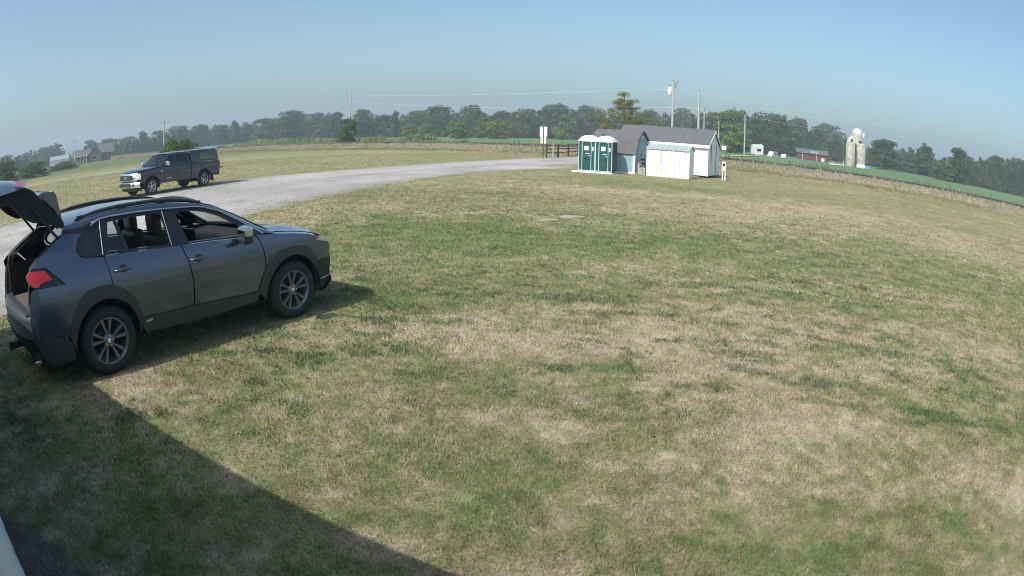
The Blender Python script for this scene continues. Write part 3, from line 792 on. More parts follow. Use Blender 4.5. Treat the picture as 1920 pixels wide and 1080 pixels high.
# underbody and interior
g = MB(); g.box((1.3, 0, .36), (4.3, 1.24, .26), bev=.05); g.box((1.34, 0, .40), (1.66, 1.66, .20)); g.build('underbody', 'dark', suv)
g = MB(); g.box((1.0, 0, .52), (2.9, 1.62, .04)); g.box((-.5, 0, .73), (.86, 1.40, .05))
for s in (-1, 1): g.box((-.52, s * .72, .92), (.72, .06, .44), bev=.02)
g.box((-.12, 0, .62), (.05, 1.3, .3)); g.build('cabin_floor', 'dark', suv)
g = MB(); g.box((-.66, 0, .762), (.50, 1.26, .012)); g.build('cargo_mat', 'mat_brown', suv)
g = MB(); g.box((-.93, 0, .785), (.09, 1.4, .03), bev=.01); g.build('sill_plate', 'clad', suv)
g = MB()
rows = []
for x in np.linspace(-.36, 1.5, 10):
    yy, zz = edge(x); rows.append([(x, t * (yy + .01), zz - .03 + .02 * (1 - t * t)) for t in np.linspace(-1, 1, 9)])
g.grid(rows); g.build('headliner', 'clad', suv)
for s in (-1, 1):
    seat(suv, 1.30, s * .37, .60, .50, tilt=.2)
    seat(suv, .42, s * .36, .62, .58, head=True)
g = MB(); g.box((1.98, 0, .94), (.55, 1.46, .26), ry=.1, bev=.07); g.box((2.25, 0, 1.04), (.4, 1.40, .14), bev=.04); g.box((1.65, 0, .72), (.7, .26, .3), bev=.04)
dash = g.build('dashboard', 'dark', suv)
g = MB(); g.box((1.70, .02, 1.13), (.03, .26, .15), ry=-.1, bev=.008); g.build('screen', 'black_gloss', dash)
g = MB(); g.tube([(1.62 - .05 * math.sin(a), .38 + .185 * math.cos(a), 1.0 + .18 * math.sin(a)) for a in np.linspace(0, 2 * math.pi, 25)], .016, 6); g.box((1.63, .38, 1.0), (.04, .15, .12), bev=.02); g.box((1.63, .38, 1.0), (.02, .34, .03)); g.build('steering_wheel', 'dark', suv)
g = MB(); g.box((1.60, 0, 1.50), (.035, .23, .065), bev=.015); g.tube([(1.6, 0, 1.52), (1.64, 0, 1.58)], .01, 6); g.build('rear_view_mirror', 'dark', suv)

# wheels
for x in (0, 2.69):
    for s in (-1, 1): make_wheel(suv, x, s * .80, s)

# open hatch
ht = MB(); rows = []
for (x, z, hw, dr) in ((-.345, 1.635, .60, .0), (-.45, 1.74, .60, .0), (-.60, 1.88, .60, .0), (-.74, 2.01, .60, .01), (-.82, 2.06, .625, .025), (-.90, 2.095, .66, .06), (-1.05, 2.12, .68, .10), (-1.20, 2.12, .67, .11), (-1.30, 2.10, .64, .12)):
    rows.append([(x, t * hw, z + .03 - dr * abs(t) ** 2.5 - .03 * t * t) for t in np.linspace(-1, 1, 17)])
ht.grid(rows[3:]); hatch = ht.build('hatch', 'paint', suv)
ht = MB(); ht.grid(rows[:4]); ht.build('rear_glass', 'glass_dark', hatch)
ht = MB()
for s in (-1, 1):                                                        # inner trim: side members and lower panel
    ht.prism([(-.335, 1.54), (-.345, 1.625), (-.60, 1.868), (-.74, 1.998), (-.84, 2.035), (-1.02, 2.02), (-1.28, 1.985), (-1.27, 1.89), (-1.04, 1.90), (-.94, 1.80), (-.86, 1.735), (-.73, 1.668), (-.60, 1.655)], s * .50, s * .615)
ht.prism([(-.80, 2.02), (-.95, 2.07), (-1.28, 2.07), (-1.28, 1.93), (-1.03, 1.91), (-.86, 1.85)], -.50, .50)
ht.prism([(-.335, 1.56), (-.345, 1.63), (-.46, 1.735), (-.50, 1.70)], -.50, .50)
ht.build('hatch_trim', 'dark', hatch)
sp = MB(); sp.prism([(-.345, 1.60), (-.36, 1.68), (-.415, 1.90), (-.45, 1.945), (-.60, 1.955), (-.655, 1.935), (-.60, 1.895), (-.45, 1.76)], -.585, .585)
spo = sp.build('spoiler', 'paint', hatch)
sp = MB(); sp.box((-.555, 0, 1.962), (.02, .36, .012)); sp.build('brake_light', 'red', spo)
for s in (-1, 1):
    l_ = MB(); l_.grid([[(x, s * (y + .004), z + .012) for x, y, z in ((-.80, .60, 2.045), (-.85, .635, 2.05), (-.93, .66, 2.05))], [(x, s * y, z + .012) for x, y, z in ((-.79, .46, 2.07), (-.85, .47, 2.095), (-.95, .47, 2.115))]])
    l_.build('hatch_lamp', 'red', hatch)
for s in (-1, 1):
    l_ = MB(); l_.tube([(-.33, s * .5, 1.60), (-.40, s * .5, 1.56), (-.44, s * .5, 1.62)], .014, 6); l_.build('hinge', 'black_plastic', hatch)
# ================================================================== the pickup truck with a topper
M['truck_paint'] = mat('truck_paint', (0.022, 0.026, 0.038), 0.35, 0.4, coat=1.0, coatr=0.03)
M['grey_glass'] = glass_mat('topper_glass', (0.14, 0.15, 0.16), 0.25)
TRH = math.atan2(-.937, -.35)
truck = empty('pickup_truck', Vector((-15.78, 29.94, 0)) - .95 * Vector((math.sin(-TRH), math.cos(-TRH), 0)) * -1 * -1, TRH,
              'dark pickup truck with open topper and lowered tailgate beside the gravel lot', 'pickup truck')
_hd = Vector((math.cos(TRH), math.sin(TRH), 0)); _lf = Vector((-math.sin(TRH), math.cos(TRH), 0))
_fc = Vector((-17.13, 26.32, 0)); _rc = Vector((-15.78, 29.94, 0))
truck.location = (_fc + _rc) / 2 - _hd * 1.85 - _lf * .93
_tz = [.3, .45, .7, .95, 1.15, 1.28, 1.34, 1.60, 1.84, 1.92]
_tw = [.93, .97, 1.0, 1.01, 1.0, .97, .93, .84, .735, .66]
def TW(x, z):
    w = interp(z, _tz, _tw)
    w -= interp(x, [3.9, 4.3, 4.6, 4.75], [0, .03, .12, .25])
    return w
def TB(x, z):                                                  # bed and topper side
    return interp(z, [.3, .5, .7, .95, 1.15, 1.30, 1.32, 1.6, 1.85, 1.93], [.95, .98, 1.0, 1.01, 1.0, .97, .93, .90, .845, .78])
fa = arc(3.70, .42, .52, 190, -10, 18); ra = arc(0, .42, .52, 190, -10, 18)
for s in (-1, 1):
    panel('fender', [(2.98, .50), (2.97, 1.27), (3.6, 1.25), (4.2, 1.20), (4.45, 1.12), (4.45, .85), (4.40, .70), (4.25, .62)] + list(reversed(fa[1:-1])) + [(3.15, .45)], [], 'truck_paint', truck, TW, s)
    d1 = panel('front_door', [(1.98, .50), (1.97, 1.31), (2.92, 1.28), (2.96, 1.15), (2.97, .50)], [], 'truck_paint', truck, TW, s, thick=.08)
    d2 = panel('rear_door', [(1.02, .55), (1.0, 1.32), (1.96, 1.31), (1.97, .50), (1.2, .50)], [], 'truck_paint', truck, TW, s, thick=.08)
    for dd, hx in ((d1, 2.12), (d2, 1.16)):
        c = MB(); y1 = s * (TW(hx, 1.12) + .03); c.tube([(hx - .1, y1 - s * .03, 1.12), (hx - .07, y1, 1.12), (hx + .07, y1, 1.12), (hx + .1, y1 - s * .03, 1.12)], .015, 6); c.build('handle', 'truck_paint', dd)
    gw1 = [(2.03, 1.38), (2.03, 1.78), (2.35, 1.77), (2.78, 1.42), (2.78, 1.37)]
    gw2 = [(1.12, 1.40), (1.22, 1.78), (1.93, 1.785), (1.93, 1.38)]
    gf = panel('window_frame', [(.98, 1.325), (1.10, 1.86), (1.4, 1.885), (2.1, 1.88), (2.45, 1.83), (2.98, 1.36), (2.95, 1.285)], [gw1, gw2], 'truck_paint', truck, TW, s, off=-.004, thick=.05)
    panel('door_glass', gw1, [], 'glass_dark', gf, TW, s, off=-.02, thick=.004)
    panel('door_glass', gw2, [], 'glass_dark', gf, TW, s, off=-.02, thick=.004)
    panel('bed_side', [(.96, .52), (.96, 1.30), (-1.10, 1.30), (-1.13, 1.15), (-1.10, .62), (-.70, .60)] + list(reversed(ra[:-1])) + [(.6, .50)], [], 'truck_paint', truck, TB, s)
    wn_ = [(-.95, 1.42), (-.95, 1.78), (.28, 1.80), (.28, 1.42)]
    tp = panel('topper_side', [(.93, 1.31), (.88, 1.86), (.8, 1.90), (-.95, 1.87), (-1.02, 1.80), (-1.10, 1.31)], [wn_], 'truck_paint', truck, TB, s, thick=.03)
    panel('topper_window', wn_, [], 'grey_glass', tp, TB, s, off=-.012, thick=.004)
    for ar_, C_ in ((fa, 3.70), (ra, 0)):
        lin = MB(); lin.grid([[(x, s * .62, z) for x, z in ar_], [(x, s * .97, z) for x, z in ar_]]); lin.add([(x, s * .62, z) for x, z in ar_], [tuple(range(len(ar_)))]); lin.build('wheel_liner', 'dark', truck)
    hl = MB(); hl.grid([[(4.44, s * .93, 1.12), (4.55, s * .86, 1.10), (4.64, s * .74, 1.08)], [(4.44, s * .97, .97), (4.56, s * .88, .96), (4.66, s * .76, .95)], [(4.44, s * .97, .82), (4.56, s * .88, .82), (4.66, s * .78, .82)]]); hl.build('headlight', 'lens', truck)
    mm = MB(); mm.box((2.78, s * 1.16, 1.42), (.14, .24, .22), bev=.05); mr = mm.build('mirror', 'chrome', truck)
    mm = MB(); mm.tube([(2.8, s * .93, 1.34), (2.78, s * 1.08, 1.36)], .03, 6); mm.build('mirror_arm', 'black_plastic', mr)
    tl = MB(); tl.box((-1.11, s * .93, 1.08), (.08, .12, .36), bev=.02); tl.build('tail_lamp', 'red', truck)
    bd = MB(); y_ = s * (TW(3.1, 1.05) + .004); bd.box((3.05, y_, 1.08), (.16, .006, .05)); bd.build('badge', 'satin', d1)
    bd = MB(); y_ = s * (TW(2.6, .68) + .004); bd.box((2.55, y_, .70), (.34, .006, .035)); bd.build('badge', 'satin', d1)
    fl = MB(); fl.box((-.62, s * .88, .45), (.02, .26, .40), ry=.1); fl.build('mud_flap', 'black_plastic', truck)
    for x in (0, 3.70): make_wheel(truck, x, s * .86, s, R=.40, W=.26, rr=.255, spokes=5, style='truck', z=.397, rim='alloy_light')
    # hatch strut of topper
    st = MB(); st.tube([(-1.08, s * .70, 1.62), (-1.50, s * .66, 2.02)], .012, 6); st.build('gas_strut', 'black_plastic', truck)
# cab roof, windscreen
def trow(x, yy, zz, crown, n=13): return [(x, t * yy, zz + crown * (1 - t * t)) for t in np.linspace(-1, 1, n)]
g = MB(); g.grid([trow(.98, .66, 1.86, .03), trow(1.15, .70, 1.90, .04), trow(1.6, .70, 1.915, .045), trow(2.1, .70, 1.90, .045), trow(2.38, .69, 1.865, .035)]); g.build('roof', 'truck_paint', truck)
g = MB(); g.grid([[(x + .10 * (1 - t * t), t * yy, zz) for t in np.linspace(-1, 1, 13)] for x, yy, zz in ((2.38, .68, 1.875), (2.60, .73, 1.72), (2.82, .77, 1.55), (3.05, .82, 1.35))]); g.build('windscreen', 'glass', truck)
for s in (-1, 1):
    g = MB(); g.tube([(2.36, s * .70, 1.86), (3.06, s * .86, 1.32)], .035, 6); g.build('cab_pillar', 'truck_paint', truck)
g = MB(); g.grid([trow(.98, .92, 1.32, 0), trow(1.0, .70, 1.86, .03)]); g.build('cab_rear_wall', 'truck_paint', truck)
g = MB(); rows = []
for x in np.linspace(2.98, 4.56, 14):
    hw = interp(x, [2.98, 4.0, 4.56], [.92, .88, .74]); z = interp(x, [2.98, 3.6, 4.2, 4.5, 4.58], [1.305, 1.285, 1.235, 1.17, 1.10])
    rows.append([(x + .12 * (1 - t * t), t * hw, z + .045 * (1 - t ** 4)) for t in np.linspace(-1, 1, 17)])
g.grid(rows); g.build('bonnet', 'truck_paint', truck)
def tf(name, zs, xs_, m, half, bulge=.15):
    g = MB(); g.grid([[(x - bulge * abs(t) ** 3, t * half, z) for t in np.linspace(-1, 1, 17)] for z, x in zip(zs, xs_)]); return g.build(name, m, truck)
gs = tf('grille_surround', [.74, .80, .95, 1.08, 1.14], [4.70, 4.74, 4.75, 4.73, 4.68], 'chrome', .80, .14)
g = MB(); g.prism([(-.55, .86), (-.48, .81), (.48, .81), (.55, .86), (.52, 1.02), (.44, 1.06), (-.44, 1.06), (-.52, 1.02)], 4.74, 4.775, lambda u, v, t: (t, u, v)); gl = g.build('grille', 'black_plastic', gs)
g = MB(); g.tube([(4.785, .09 * math.cos(a), .94 + .06 * math.sin(a)) for a in np.linspace(0, 2 * math.pi, 15)], .012, 5); g.box((4.785, 0, .94), (.01, .02, .1)); g.build('grille_emblem', 'chrome', gl)
for z in (.87, .94, 1.0):
    pass
fb = tf('front_bumper', [.44, .47, .60, .68, .72], [4.74, 4.80, 4.83, 4.80, 4.74], 'chrome', .98, .30)
g = MB(); g.box((4.83, 0, .585), (.03, .92, .17), bev=.01); g.build('bumper_insert', 'black_plastic', fb)
for s in (-1, 1):
    g = MB(); g.lathe((4.70, s * .66, .58), (1, s * .25, 0), [(0, .07), (.06, .06), (.06, 0)], 14); g.build('fog_lamp', 'black_gloss', fb)
tf('front_valance', [.26, .34, .44], [4.60, 4.68, 4.72], 'black_plastic', .92, .28)
# topper roof, open rear window, tailgate, bumper
g = MB(); rows = []
for x, z, hw in ((.95, 1.80, .80), (.88, 1.885, .80), (.7, 1.925, .80), (0, 1.93, .80), (-.8, 1.91, .80), (-.98, 1.875, .80), (-1.03, 1.80, .80)):
    rows.append([(x, t * hw, z + .03 * (1 - t ** 4)) for t in np.linspace(-1, 1, 13)])
g.grid(rows); g.build('topper_roof', 'truck_paint', truck)
g = MB(); g.add([(.94, -.93, 1.30), (.94, .93, 1.30), (.90, .80, 1.88), (.90, -.80, 1.88)], [(0, 1, 2, 3)]); g.build('topper_front', 'truck_paint', truck)
g = MB(); g.box((-1.33, 0, 1.965), (.62, 1.50, .025), ry=.16, bev=.008); th = g.build('topper_door', 'black_gloss', truck)
g = MB(); g.box((-1.33, 0, 1.985), (.50, 1.34, .006), ry=.16); g.build('door_pane', 'satin', th)
g = MB(); g.box((-1.36, 0, .885), (.52, 1.50, .07), bev=.015); g.build('tailgate', 'truck_paint', truck)
g = MB(); g.box((-1.24, 0, .60), (.16, 1.86, .20), bev=.04); rbm = g.build('rear_bumper', 'chrome', truck)
g = MB(); g.box((-1.27, 0, .705), (.18, .9, .012)); g.box((-1.34, 0, .5), (.14, .07, .07)); g.build('bumper_step', 'black_plastic', rbm)
g = MB(); g.box((1.9, 0, .60), (5.6, .9, .16), bev=.02); g.box((1.95, 0, .56), (2.0, 1.7, .10)); g.box((.7, .45, .42), (1.0, .5, .22), bev=.05); g.build('chassis', 'dark', truck)
g = MB(); g.box((-.08, 0, .90), (2.0, 1.7, .05)); g.box((.9, 0, 1.1), (.06, 1.75, .45)); g.build('bed_floor', 'dark', truck)
for x in (0, 3.7):
    g = MB(); g.tube([(x, -.8, .40), (x, .8, .40)], .05, 8); g.build('axle', 'dark', truck)
for s in (-1, 1):
    seat(truck, 2.25, s * .42, .72, .52); seat(truck, 1.35, s * .42, .74, .56, head=False)
g = MB(); g.box((2.95, 0, 1.18), (.5, 1.6, .22), bev=.06); ds = g.build('dashboard', 'dark', truck)
g = MB(); g.tube([(2.62, .42 + .19 * math.cos(a), 1.24 + .18 * math.sin(a)) for a in np.linspace(0, 2 * math.pi, 19)], .016, 5); g.build('steering_wheel', 'dark', truck)
# ================================================================== the building the camera hangs on
M['wall_metal'] = mat('painted_metal_wall', (.68, .72, .76), .45, noise=.12, nscale=3)
M['roof_metal'] = mat('roof_metal', (.30, .32, .34), .4, .4)
bld = empty('building', (0, 0, 0), 0, 'pale grey metal-clad building wall at the bottom left corner', 'building')
def wp(u, v, z): return (WU.x * u + WN.x * v, WU.y * u + WN.y * v, z)
g = MB(); h_ = lambda u: 2.285 + (1.9 - u) * .111
us = np.arange(-14, 9.01, .3)
rows = [[], []]
for u in us:
    for du, dv in ((0, 0), (.24, 0), (.255, .012), (.285, .012)):
        rows[0].append(wp(u + du, -.06 + dv, .03)); rows[1].append(wp(u + du, -.06 + dv, h_(u) - .06))
g.grid(rows, smooth=False)
g.add([wp(9.3, -.06, 0), wp(9.3, -8, 0), wp(9.3, -8, h_(9.3) - .06), wp(9.3, -.06, h_(9.3) - .06), wp(-14, -.06, 0), wp(-14, -8, 0), wp(-14, -8, h_(-14) - .06), wp(-14, -.06, h_(-14) - .06)], [(0, 1, 2, 3), (4, 5, 6, 7), (1, 2, 6, 5)])
g.build('wall', 'wall_metal', bld)
g = MB(); g.add([wp(-14.2, -.03, h_(-14.2)), wp(9.6, -.03, h_(9.6)), wp(9.6, -8.2, h_(9.6)), wp(-14.2, -8.2, h_(-14.2)), wp(-14.2, -.03, h_(-14.2) - .07), wp(9.6, -.03, h_(9.6) - .07), wp(9.6, -8.2, h_(9.6) - .07), wp(-14.2, -8.2, h_(-14.2) - .07)], [(0, 1, 2, 3), (7, 6, 5, 4), (0, 1, 5, 4), (1, 2, 6, 5), (2, 3, 7, 6), (3, 0, 4, 7)])
g.build('roof', 'roof_metal', bld)
g = MB(); g.add([wp(-14, -.055, 0), wp(9.3, -.055, 0), wp(9.3, -.055, .05), wp(-14, -.055, .05), wp(-14, -.08, 0), wp(9.3, -.08, 0), wp(9.3, -.08, .05), wp(-14, -.08, .05)], [(0, 1, 2, 3), (4, 5, 6, 7), (2, 3, 7, 6)]); g.build('base_board', 'black_plastic', bld)

# ================================================================== frame for the group of sheds: e1 to the right, e2 away
E1 = Vector((math.cos(math.radians(30)), -.5, 0)); E2 = Vector((.5, math.cos(math.radians(30)), 0)); RZ_ = math.atan2(E1.y, E1.x)
M['toilet_green'] = mat('toilet_plastic', (.006, .068, .064), .42, noise=.25, nscale=3)
M['toilet_dark'] = mat('toilet_side', (.015, .03, .045), .45)
M['toilet_white'] = mat('toilet_white', (.75, .76, .76), .4)
M['trim_grey'] = mat('trim_grey', (.42, .55, .60), .4)
M['white_siding'] = mat('white_siding', (.80, .81, .82), .5, noise=.06, nscale=2)
M['white_trim'] = mat('white_trim', (.78, .79, .80), .5)
M['shingle'] = mat('asphalt_shingle', (.08, .08, .093), .95, col2=(.115, .115, .13), nscale=6, bump=.6, bscale=40)
M['blue_siding'] = mat('blue_siding', (.24, .37, .44), .7, noise=.2, nscale=4)
M['brown_shingle'] = mat('brown_shingle', (.085, .079, .09), .95, col2=(.12, .112, .125), nscale=5, bump=.6, bscale=40)
M['shed_roof'] = mat('shed_roof_metal', (.33, .40, .41), .5, noise=.25, nscale=5)
M['rust'] = mat('rust', (.06, .04, .035), .9)
M['wood_pale'] = mat('pale_wood', (.55, .53, .48), .8, noise=.3, nscale=10)
M['wood_brown'] = mat('brown_wood', (.11, .055, .045), .85, noise=.4, nscale=12)
M['pole_wood'] = mat('weathered_pole', (.40, .40, .41), .85, noise=.35, nscale=6, stretch=(6, 6, .5))
M['concrete'] = mat('concrete', (.42, .40, .37), .9, noise=.3, nscale=6, bump=.4, bscale=30)
M['steel'] = mat('galvanised', (.45, .47, .48), .45, .6)
M['paper'] = mat('paper_notice', (.82, .83, .80), .7)
M['ink'] = mat('ink', (.08, .08, .09), .7)

def box_local(g, x0, x1, y0, y1, z0, z1, bev=0): g.box(((x0 + x1) / 2, (y0 + y1) / 2, (z0 + z1) / 2), (abs(x1 - x0), abs(y1 - y0), abs(z1 - z0)), bev=bev)

def toilet(loc, rz, label):
    t = empty('portable_toilet', loc, rz, label, 'portable toilet', 'pair of green portable toilets')
    w, d = 1.02, 1.08
    g = MB(); box_local(g, 0, w, 0, d, .10, 2.02, .02)
    for x in (.0, w):
        for k in range(5): box_local(g, x - .012, x + .012, .12 + k * .2, .2 + k * .2, .2, 1.9)
    g.build('body', 'toilet_dark', t)
    g = MB(); box_local(g, .0, w, -.02, .0, .12, 2.0); fr = g.build('front_panel', 'toilet_green', t)
    # arched frame trim
    def arch(x0, x1, z0, z1, y, r):
        pts = [(x0, y, z0), (x0, y, z1 - r)]
        for a in np.linspace(180, 0, 13):
            a = math.radians(a); cx = (x0 + x1) / 2; hw = (x1 - x0) / 2
            pts.append((cx + hw * math.copysign(abs(math.cos(a)) ** .6, math.cos(a)), y, z1 - r + r * abs(math.sin(a)) ** .6))
        return pts + [(x1, y, z0)]
    g = MB(); g.tube(arch(.21, .79, .14, 1.92, -.035, .22), .022, 6); g.build('door_frame', 'trim_grey', fr)
    g = MB(); g.prism([(x, z) for x, y, z in arch(.24, .76, .15, 1.86, 0, .18)], -.045, -.022); dr = g.build('door', 'toilet_green', t)
    g = MB(); box_local(g, .33, .67, -.062, -.046, .24, .72, .01); box_local(g, .33, .67, -.062, -.046, .80, 1.0, .01); g.build('door_rib', 'toilet_green', dr)
    g = MB(); box_local(g, .36, .62, -.058, -.047, 1.36, 1.62); nt_ = g.build('notice', 'paper', dr)
    g = MB()
    for k in range(4): box_local(g, .39, .59 - .05 * (k % 2), -.0595, -.0585, 1.41 + k * .05, 1.418 + k * .05)
    g.build('notice_text', 'ink', nt_)
    g = MB(); box_local(g, .44, .70, -.075, -.046, 1.13, 1.18, .008); g.tube([(.60, -.07, 1.02), (.72, -.085, 1.05), (.75, -.06, .98)], .018, 6); g.build('handle', 'trim_grey', dr)
    g = MB(); box_local(g, .84, .93, -.045, -.021, 1.34, 1.56, .01); g.build('dispenser_sign', 'paper', fr)
    g = MB()
    for x in (-.005, w + .005): g.tube([(x, -.02, .12), (x, -.02, 1.98)], .024, 6)
    g.tube([(0, -.03, .13), (w, -.03, .13)], .022, 6); g.build('corner_trim', 'trim_grey', fr)
    # arched white roof
    rows = []
    for y, sh in ((-.07, .0), (-.06, .03), (d / 2, .06), (d + .05, .03), (d + .06, 0)):
        rows.append([(w / 2 + tt * (w / 2 + .05), y, 1.93 + (.30 + sh) * (1 - abs(tt) ** 2.4)) for tt in np.linspace(-1, 1, 17)])
    g = MB(); g.grid(rows)
    for r in (rows[0], rows[-1]): g.add([(p[0], p[1], 1.90) for p in r] + r, [(k, k + 1, 17 + k + 1, 17 + k) for k in range(16)])
    g.build('roof', 'toilet_white', t)
    g = MB(); g.tube([(.15, d - .15, 1.9), (.15, d - .15, 2.42)], .05, 10); g.build('vent_pipe', 'toilet_dark', t)
    return t
TF = Vector((math.cos(math.radians(26)), -math.sin(math.radians(26)), 0)); TRZ = math.atan2(TF.y, TF.x)
b0 = G(1146.5, 325.0, .05)
dirT = -TF
toilet(b0 + dirT * 1.02 * 2 - Vector((0, 0, .05)) + dirT * .05, TRZ, 'left-hand green portable toilet of the pair, nearer the gravel drive')
toilet(b0 + dirT * 1.02 - Vector((0, 0, .05)), TRZ, 'right-hand green portable toilet of the pair, nearer the blue shed')
g = MB(); o = b0 + dirT * 2.35; 
g.box((1.15, -.12, .045), (2.55, .10, .09), bev=.01); g.box((1.15, .55, .04), (2.5, 1.25, .06))
sk = g.build('wooden_skid', 'white_trim'); sk.location = (o.x, o.y, 0); sk.rotation_euler = (0, 0, TRZ); tag(sk, 'low whitewashed timber skid under the two portable toilets', 'skid')

# blue gambrel shed
def gable_shed(name, corner, L, D, prof, rz, label, cat, wall_m, roof_m, trim_m, end_m=None, over=.10, base=.0):
    """corner: right front ground corner; local x to the right (front wall from -L to 0), local y away (0..D); prof: roof profile (y, z) front eave to back eave"""
    t = empty(name, corner, rz, label, cat)
    ze = prof[0][1]
    g = MB(); box_local(g, -L, 0, 0, .05, base, ze); g.build('front_wall', wall_m, t)
    g = MB(); box_local(g, -L, 0, D - .05, D, base, ze); g.build('rear_wall', wall_m, t)
    poly = [(0.05, base), (D - .05, base)] + [(min(max(y, .05), D - .05), z - .03) for y, z in reversed(prof)]
    for x0, x1 in ((-.05, 0), (-L, -L + .05)):
        g = MB(); g.prism(poly, x0, x1, lambda u, v, tt: (tt, u, v)); e = g.build('gable_wall', end_m or wall_m, t)
        if x0 > -.06: right = e
    g = MB(); th = .05
    up = [(y, z + th) for y, z in prof]
    g.prism(prof + up[::-1], -L - over, over, lambda u, v, tt: (tt, u, v)); rf = g.build('roof', roof_m, t)
    return t, right, rf
G0 = G(1189.5, 323.6, .08); G0.z = 0
bs, bs_right, bs_roof = gable_shed('garden_shed', G0, 3.05, 2.75, [(-.10, 1.22), (.06, 1.30), (.44, 2.20), (1.375, 2.70), (2.31, 2.20), (2.69, 1.30), (2.85, 1.22)], RZ_, 'pale blue garden shed with a brown barn-style gambrel roof behind the portable toilets', 'shed', 'blue_siding', 'brown_shingle', 'white_trim', base=.08)
g = MB(); box_local(g, -.12, .012, -.012, .0, .08, 1.22); box_local(g, .0, .012, 0, .10, .08, 1.22); g.build('corner_board', 'white_trim', bs)
g = MB(); g.lathe((.0, 1.375, 2.33), (1, 0, 0), [(0, .13), (.02, .13), (.025, .10), (.02, 0)], 14); g.build('gable_vent', 'white_trim', bs_right)
g = MB()
for k in range(18): box_local(g, -3.0 + k * .165, -2.99 + k * .165, -.006, 0, .1, 1.2)
g.build('siding_groove', 'trim_grey', bs)
g = MB(); rp = [(-.12, 1.20), (.04, 1.29), (.43, 2.21), (1.375, 2.72), (2.32, 2.21), (2.71, 1.29), (2.87, 1.20)]
g.tube([(.115, y, z + .02) for y, z in rp], .028, 6); g.build('rake_board', 'toilet_dark', bs_roof)
g = MB(); box_local(g, -3.1, .05, -.05, 2.8, .0, .08); g.build('floor_frame', 'white_trim', bs)

# large white shed with an asphalt shingle roof
G1 = G(1326.5, 330.6, .12); G1.z = 0
L1, D1 = 6.4, 3.5
wsd, ws_right, ws_roof = gable_shed('utility_shed', G1, L1, D1, [(-.16, 2.08), (D1 / 2, 3.14), (D1 + .16, 2.08)], RZ_, 'large white clapboard shed with a grey shingle gable roof behind the metal shed', 'shed', 'white_siding', 'shingle', 'white_trim', end_m='white_siding', base=.14)
g = MB()
for k in range(17): g.add([(-L1 + .1, -.002, .2 + k * .112), (-.1, -.002, .2 + k * .112), (-.1, -.014, .2 + k * .112), (-L1 + .1, -.014, .2 + k * .112), (-L1 + .1, -.002, .312 + k * .112), (-.1, -.002, .312 + k * .112)], [(0, 1, 2, 3), (3, 2, 5, 4)])
g.build('clapboard', 'white_siding', wsd)
g = MB()
for k in range(24):
    z = .2 + k * .112; a = 0 if z < 2.0 else (z - 2.0) / 1.06 * (D1 / 2)
    if a > D1 / 2 - .15: break
    g.add([(.002, .1 + a, z), (.002, D1 - .1 - a, z), (.016, D1 - .1 - a, z), (.016, .1 + a, z), (.002, .1 + a, z + .112), (.002, D1 - .1 - a, z + .112)], [(0, 1, 2, 3), (3, 2, 5, 4)])
g.build('clapboard', 'white_siding', ws_right)
g = MB(); box_local(g, -.11, .02, -.022, .0, .12, 2.04); box_local(g, .0, .02, -.001, .11, .121, 2.039); g.build('corner_board', 'white_trim', wsd)
for a_ in ((.0, .02, D1 - .1, D1), (-L1, -L1 + .1, -.022, 0)):
    g = MB(); box_local(g, *a_, .12, 2.04); g.build('corner_board', 'white_trim', wsd)
g = MB(); box_local(g, -L1 - .1, .1, -.185, -.165, 1.93, 2.12); box_local(g, -L1 - .1, .1, -.165, .0, 1.96, 1.99); g.build('fascia', 'white_trim', ws_roof)
g = MB()
for y0, z0, y1, z1 in ((-.17, 2.02, D1 / 2, 3.08), (D1 / 2, 3.08, D1 + .17, 2.02)):
    g.prism([(y0, z0 - .07), (y1, z1 - .07), (y1, z1 + .07), (y0, z0 + .07)], .102, .125, lambda u, v, tt: (tt, u, v))
g.build('rake_board', 'white_trim', ws_roof)
g = MB(); g.tube([(.03, .85, .95), (.03, .85, 2.55)], .018, 6); box_local(g, .016, .06, .80, .90, 2.45, 2.6); g.build('conduit', 'toilet_dark', ws_right)
g = MB(); g.tube([(.03, 2.4, .3), (.03, 2.4, 2.2)], .016, 6); g.build('conduit', 'toilet_dark', ws_right)
g = MB()
for k in range(4): box_local(g, -L1 + .3 + k * 1.7, -L1 + .7 + k * 1.7, .1, D1 - .1, 0, .14)
g.build('skid_block', 'concrete', wsd)
g = MB()
for k in range(3): g.tube([(-1.25 + k * .26, -.03, .5), (-1.05 + k * .26, -.03, 1.02), (-.98 + k * .26, -.03, 1.08)], .007, 5)
for z in (.32, .44): g.tube([(-1.35, -.03, z), (-.3, -.03, z)], .005, 5)
g.build('wire_rack', 'trim_grey', wsd)

# small ribbed metal shed in front
G2 = G(1291.6, 335.4, .03); G2.z = 0; L2, D2 = 2.68, 1.25
ms, ms_right, ms_roof = gable_shed('metal_shed', G2, L2, D2, [(-.07, 1.66), (D2 / 2, 1.94), (D2 + .07, 1.66)], RZ_ + .02, 'small white ribbed metal shed with a green-grey roof in front of the large white shed', 'shed', 'white_siding', 'shed_roof', 'white_trim', base=.03, over=.05)
g = MB()
for k in range(10):
    x = -L2 + .04 + k * (L2 - .1) / 9
    box_local(g, x, x + .05, -.022, .0, .04, 1.64)
g.build('wall_rib', 'wood_pale', ms)
g = MB()
for k in range(10):
    x = -L2 + .02 + k * (L2 - .05) / 9
    g.prism([(-.085, 1.705), (D2 / 2, 1.985), (D2 / 2, 2.01), (-.085, 1.73)], x, x + .07, lambda u, v, tt: (tt, u, v))
g.build('roof_rib', 'shed_roof', ms_roof)
g = MB(); box_local(g, -L2 / 1.52, -L2 / 1.52 + .015, -.026, -.022, .1, 1.62); box_local(g, -L2 - .03, .02, -.06, .02, 0, .045); g.build('door_seam', 'wood_pale', ms)
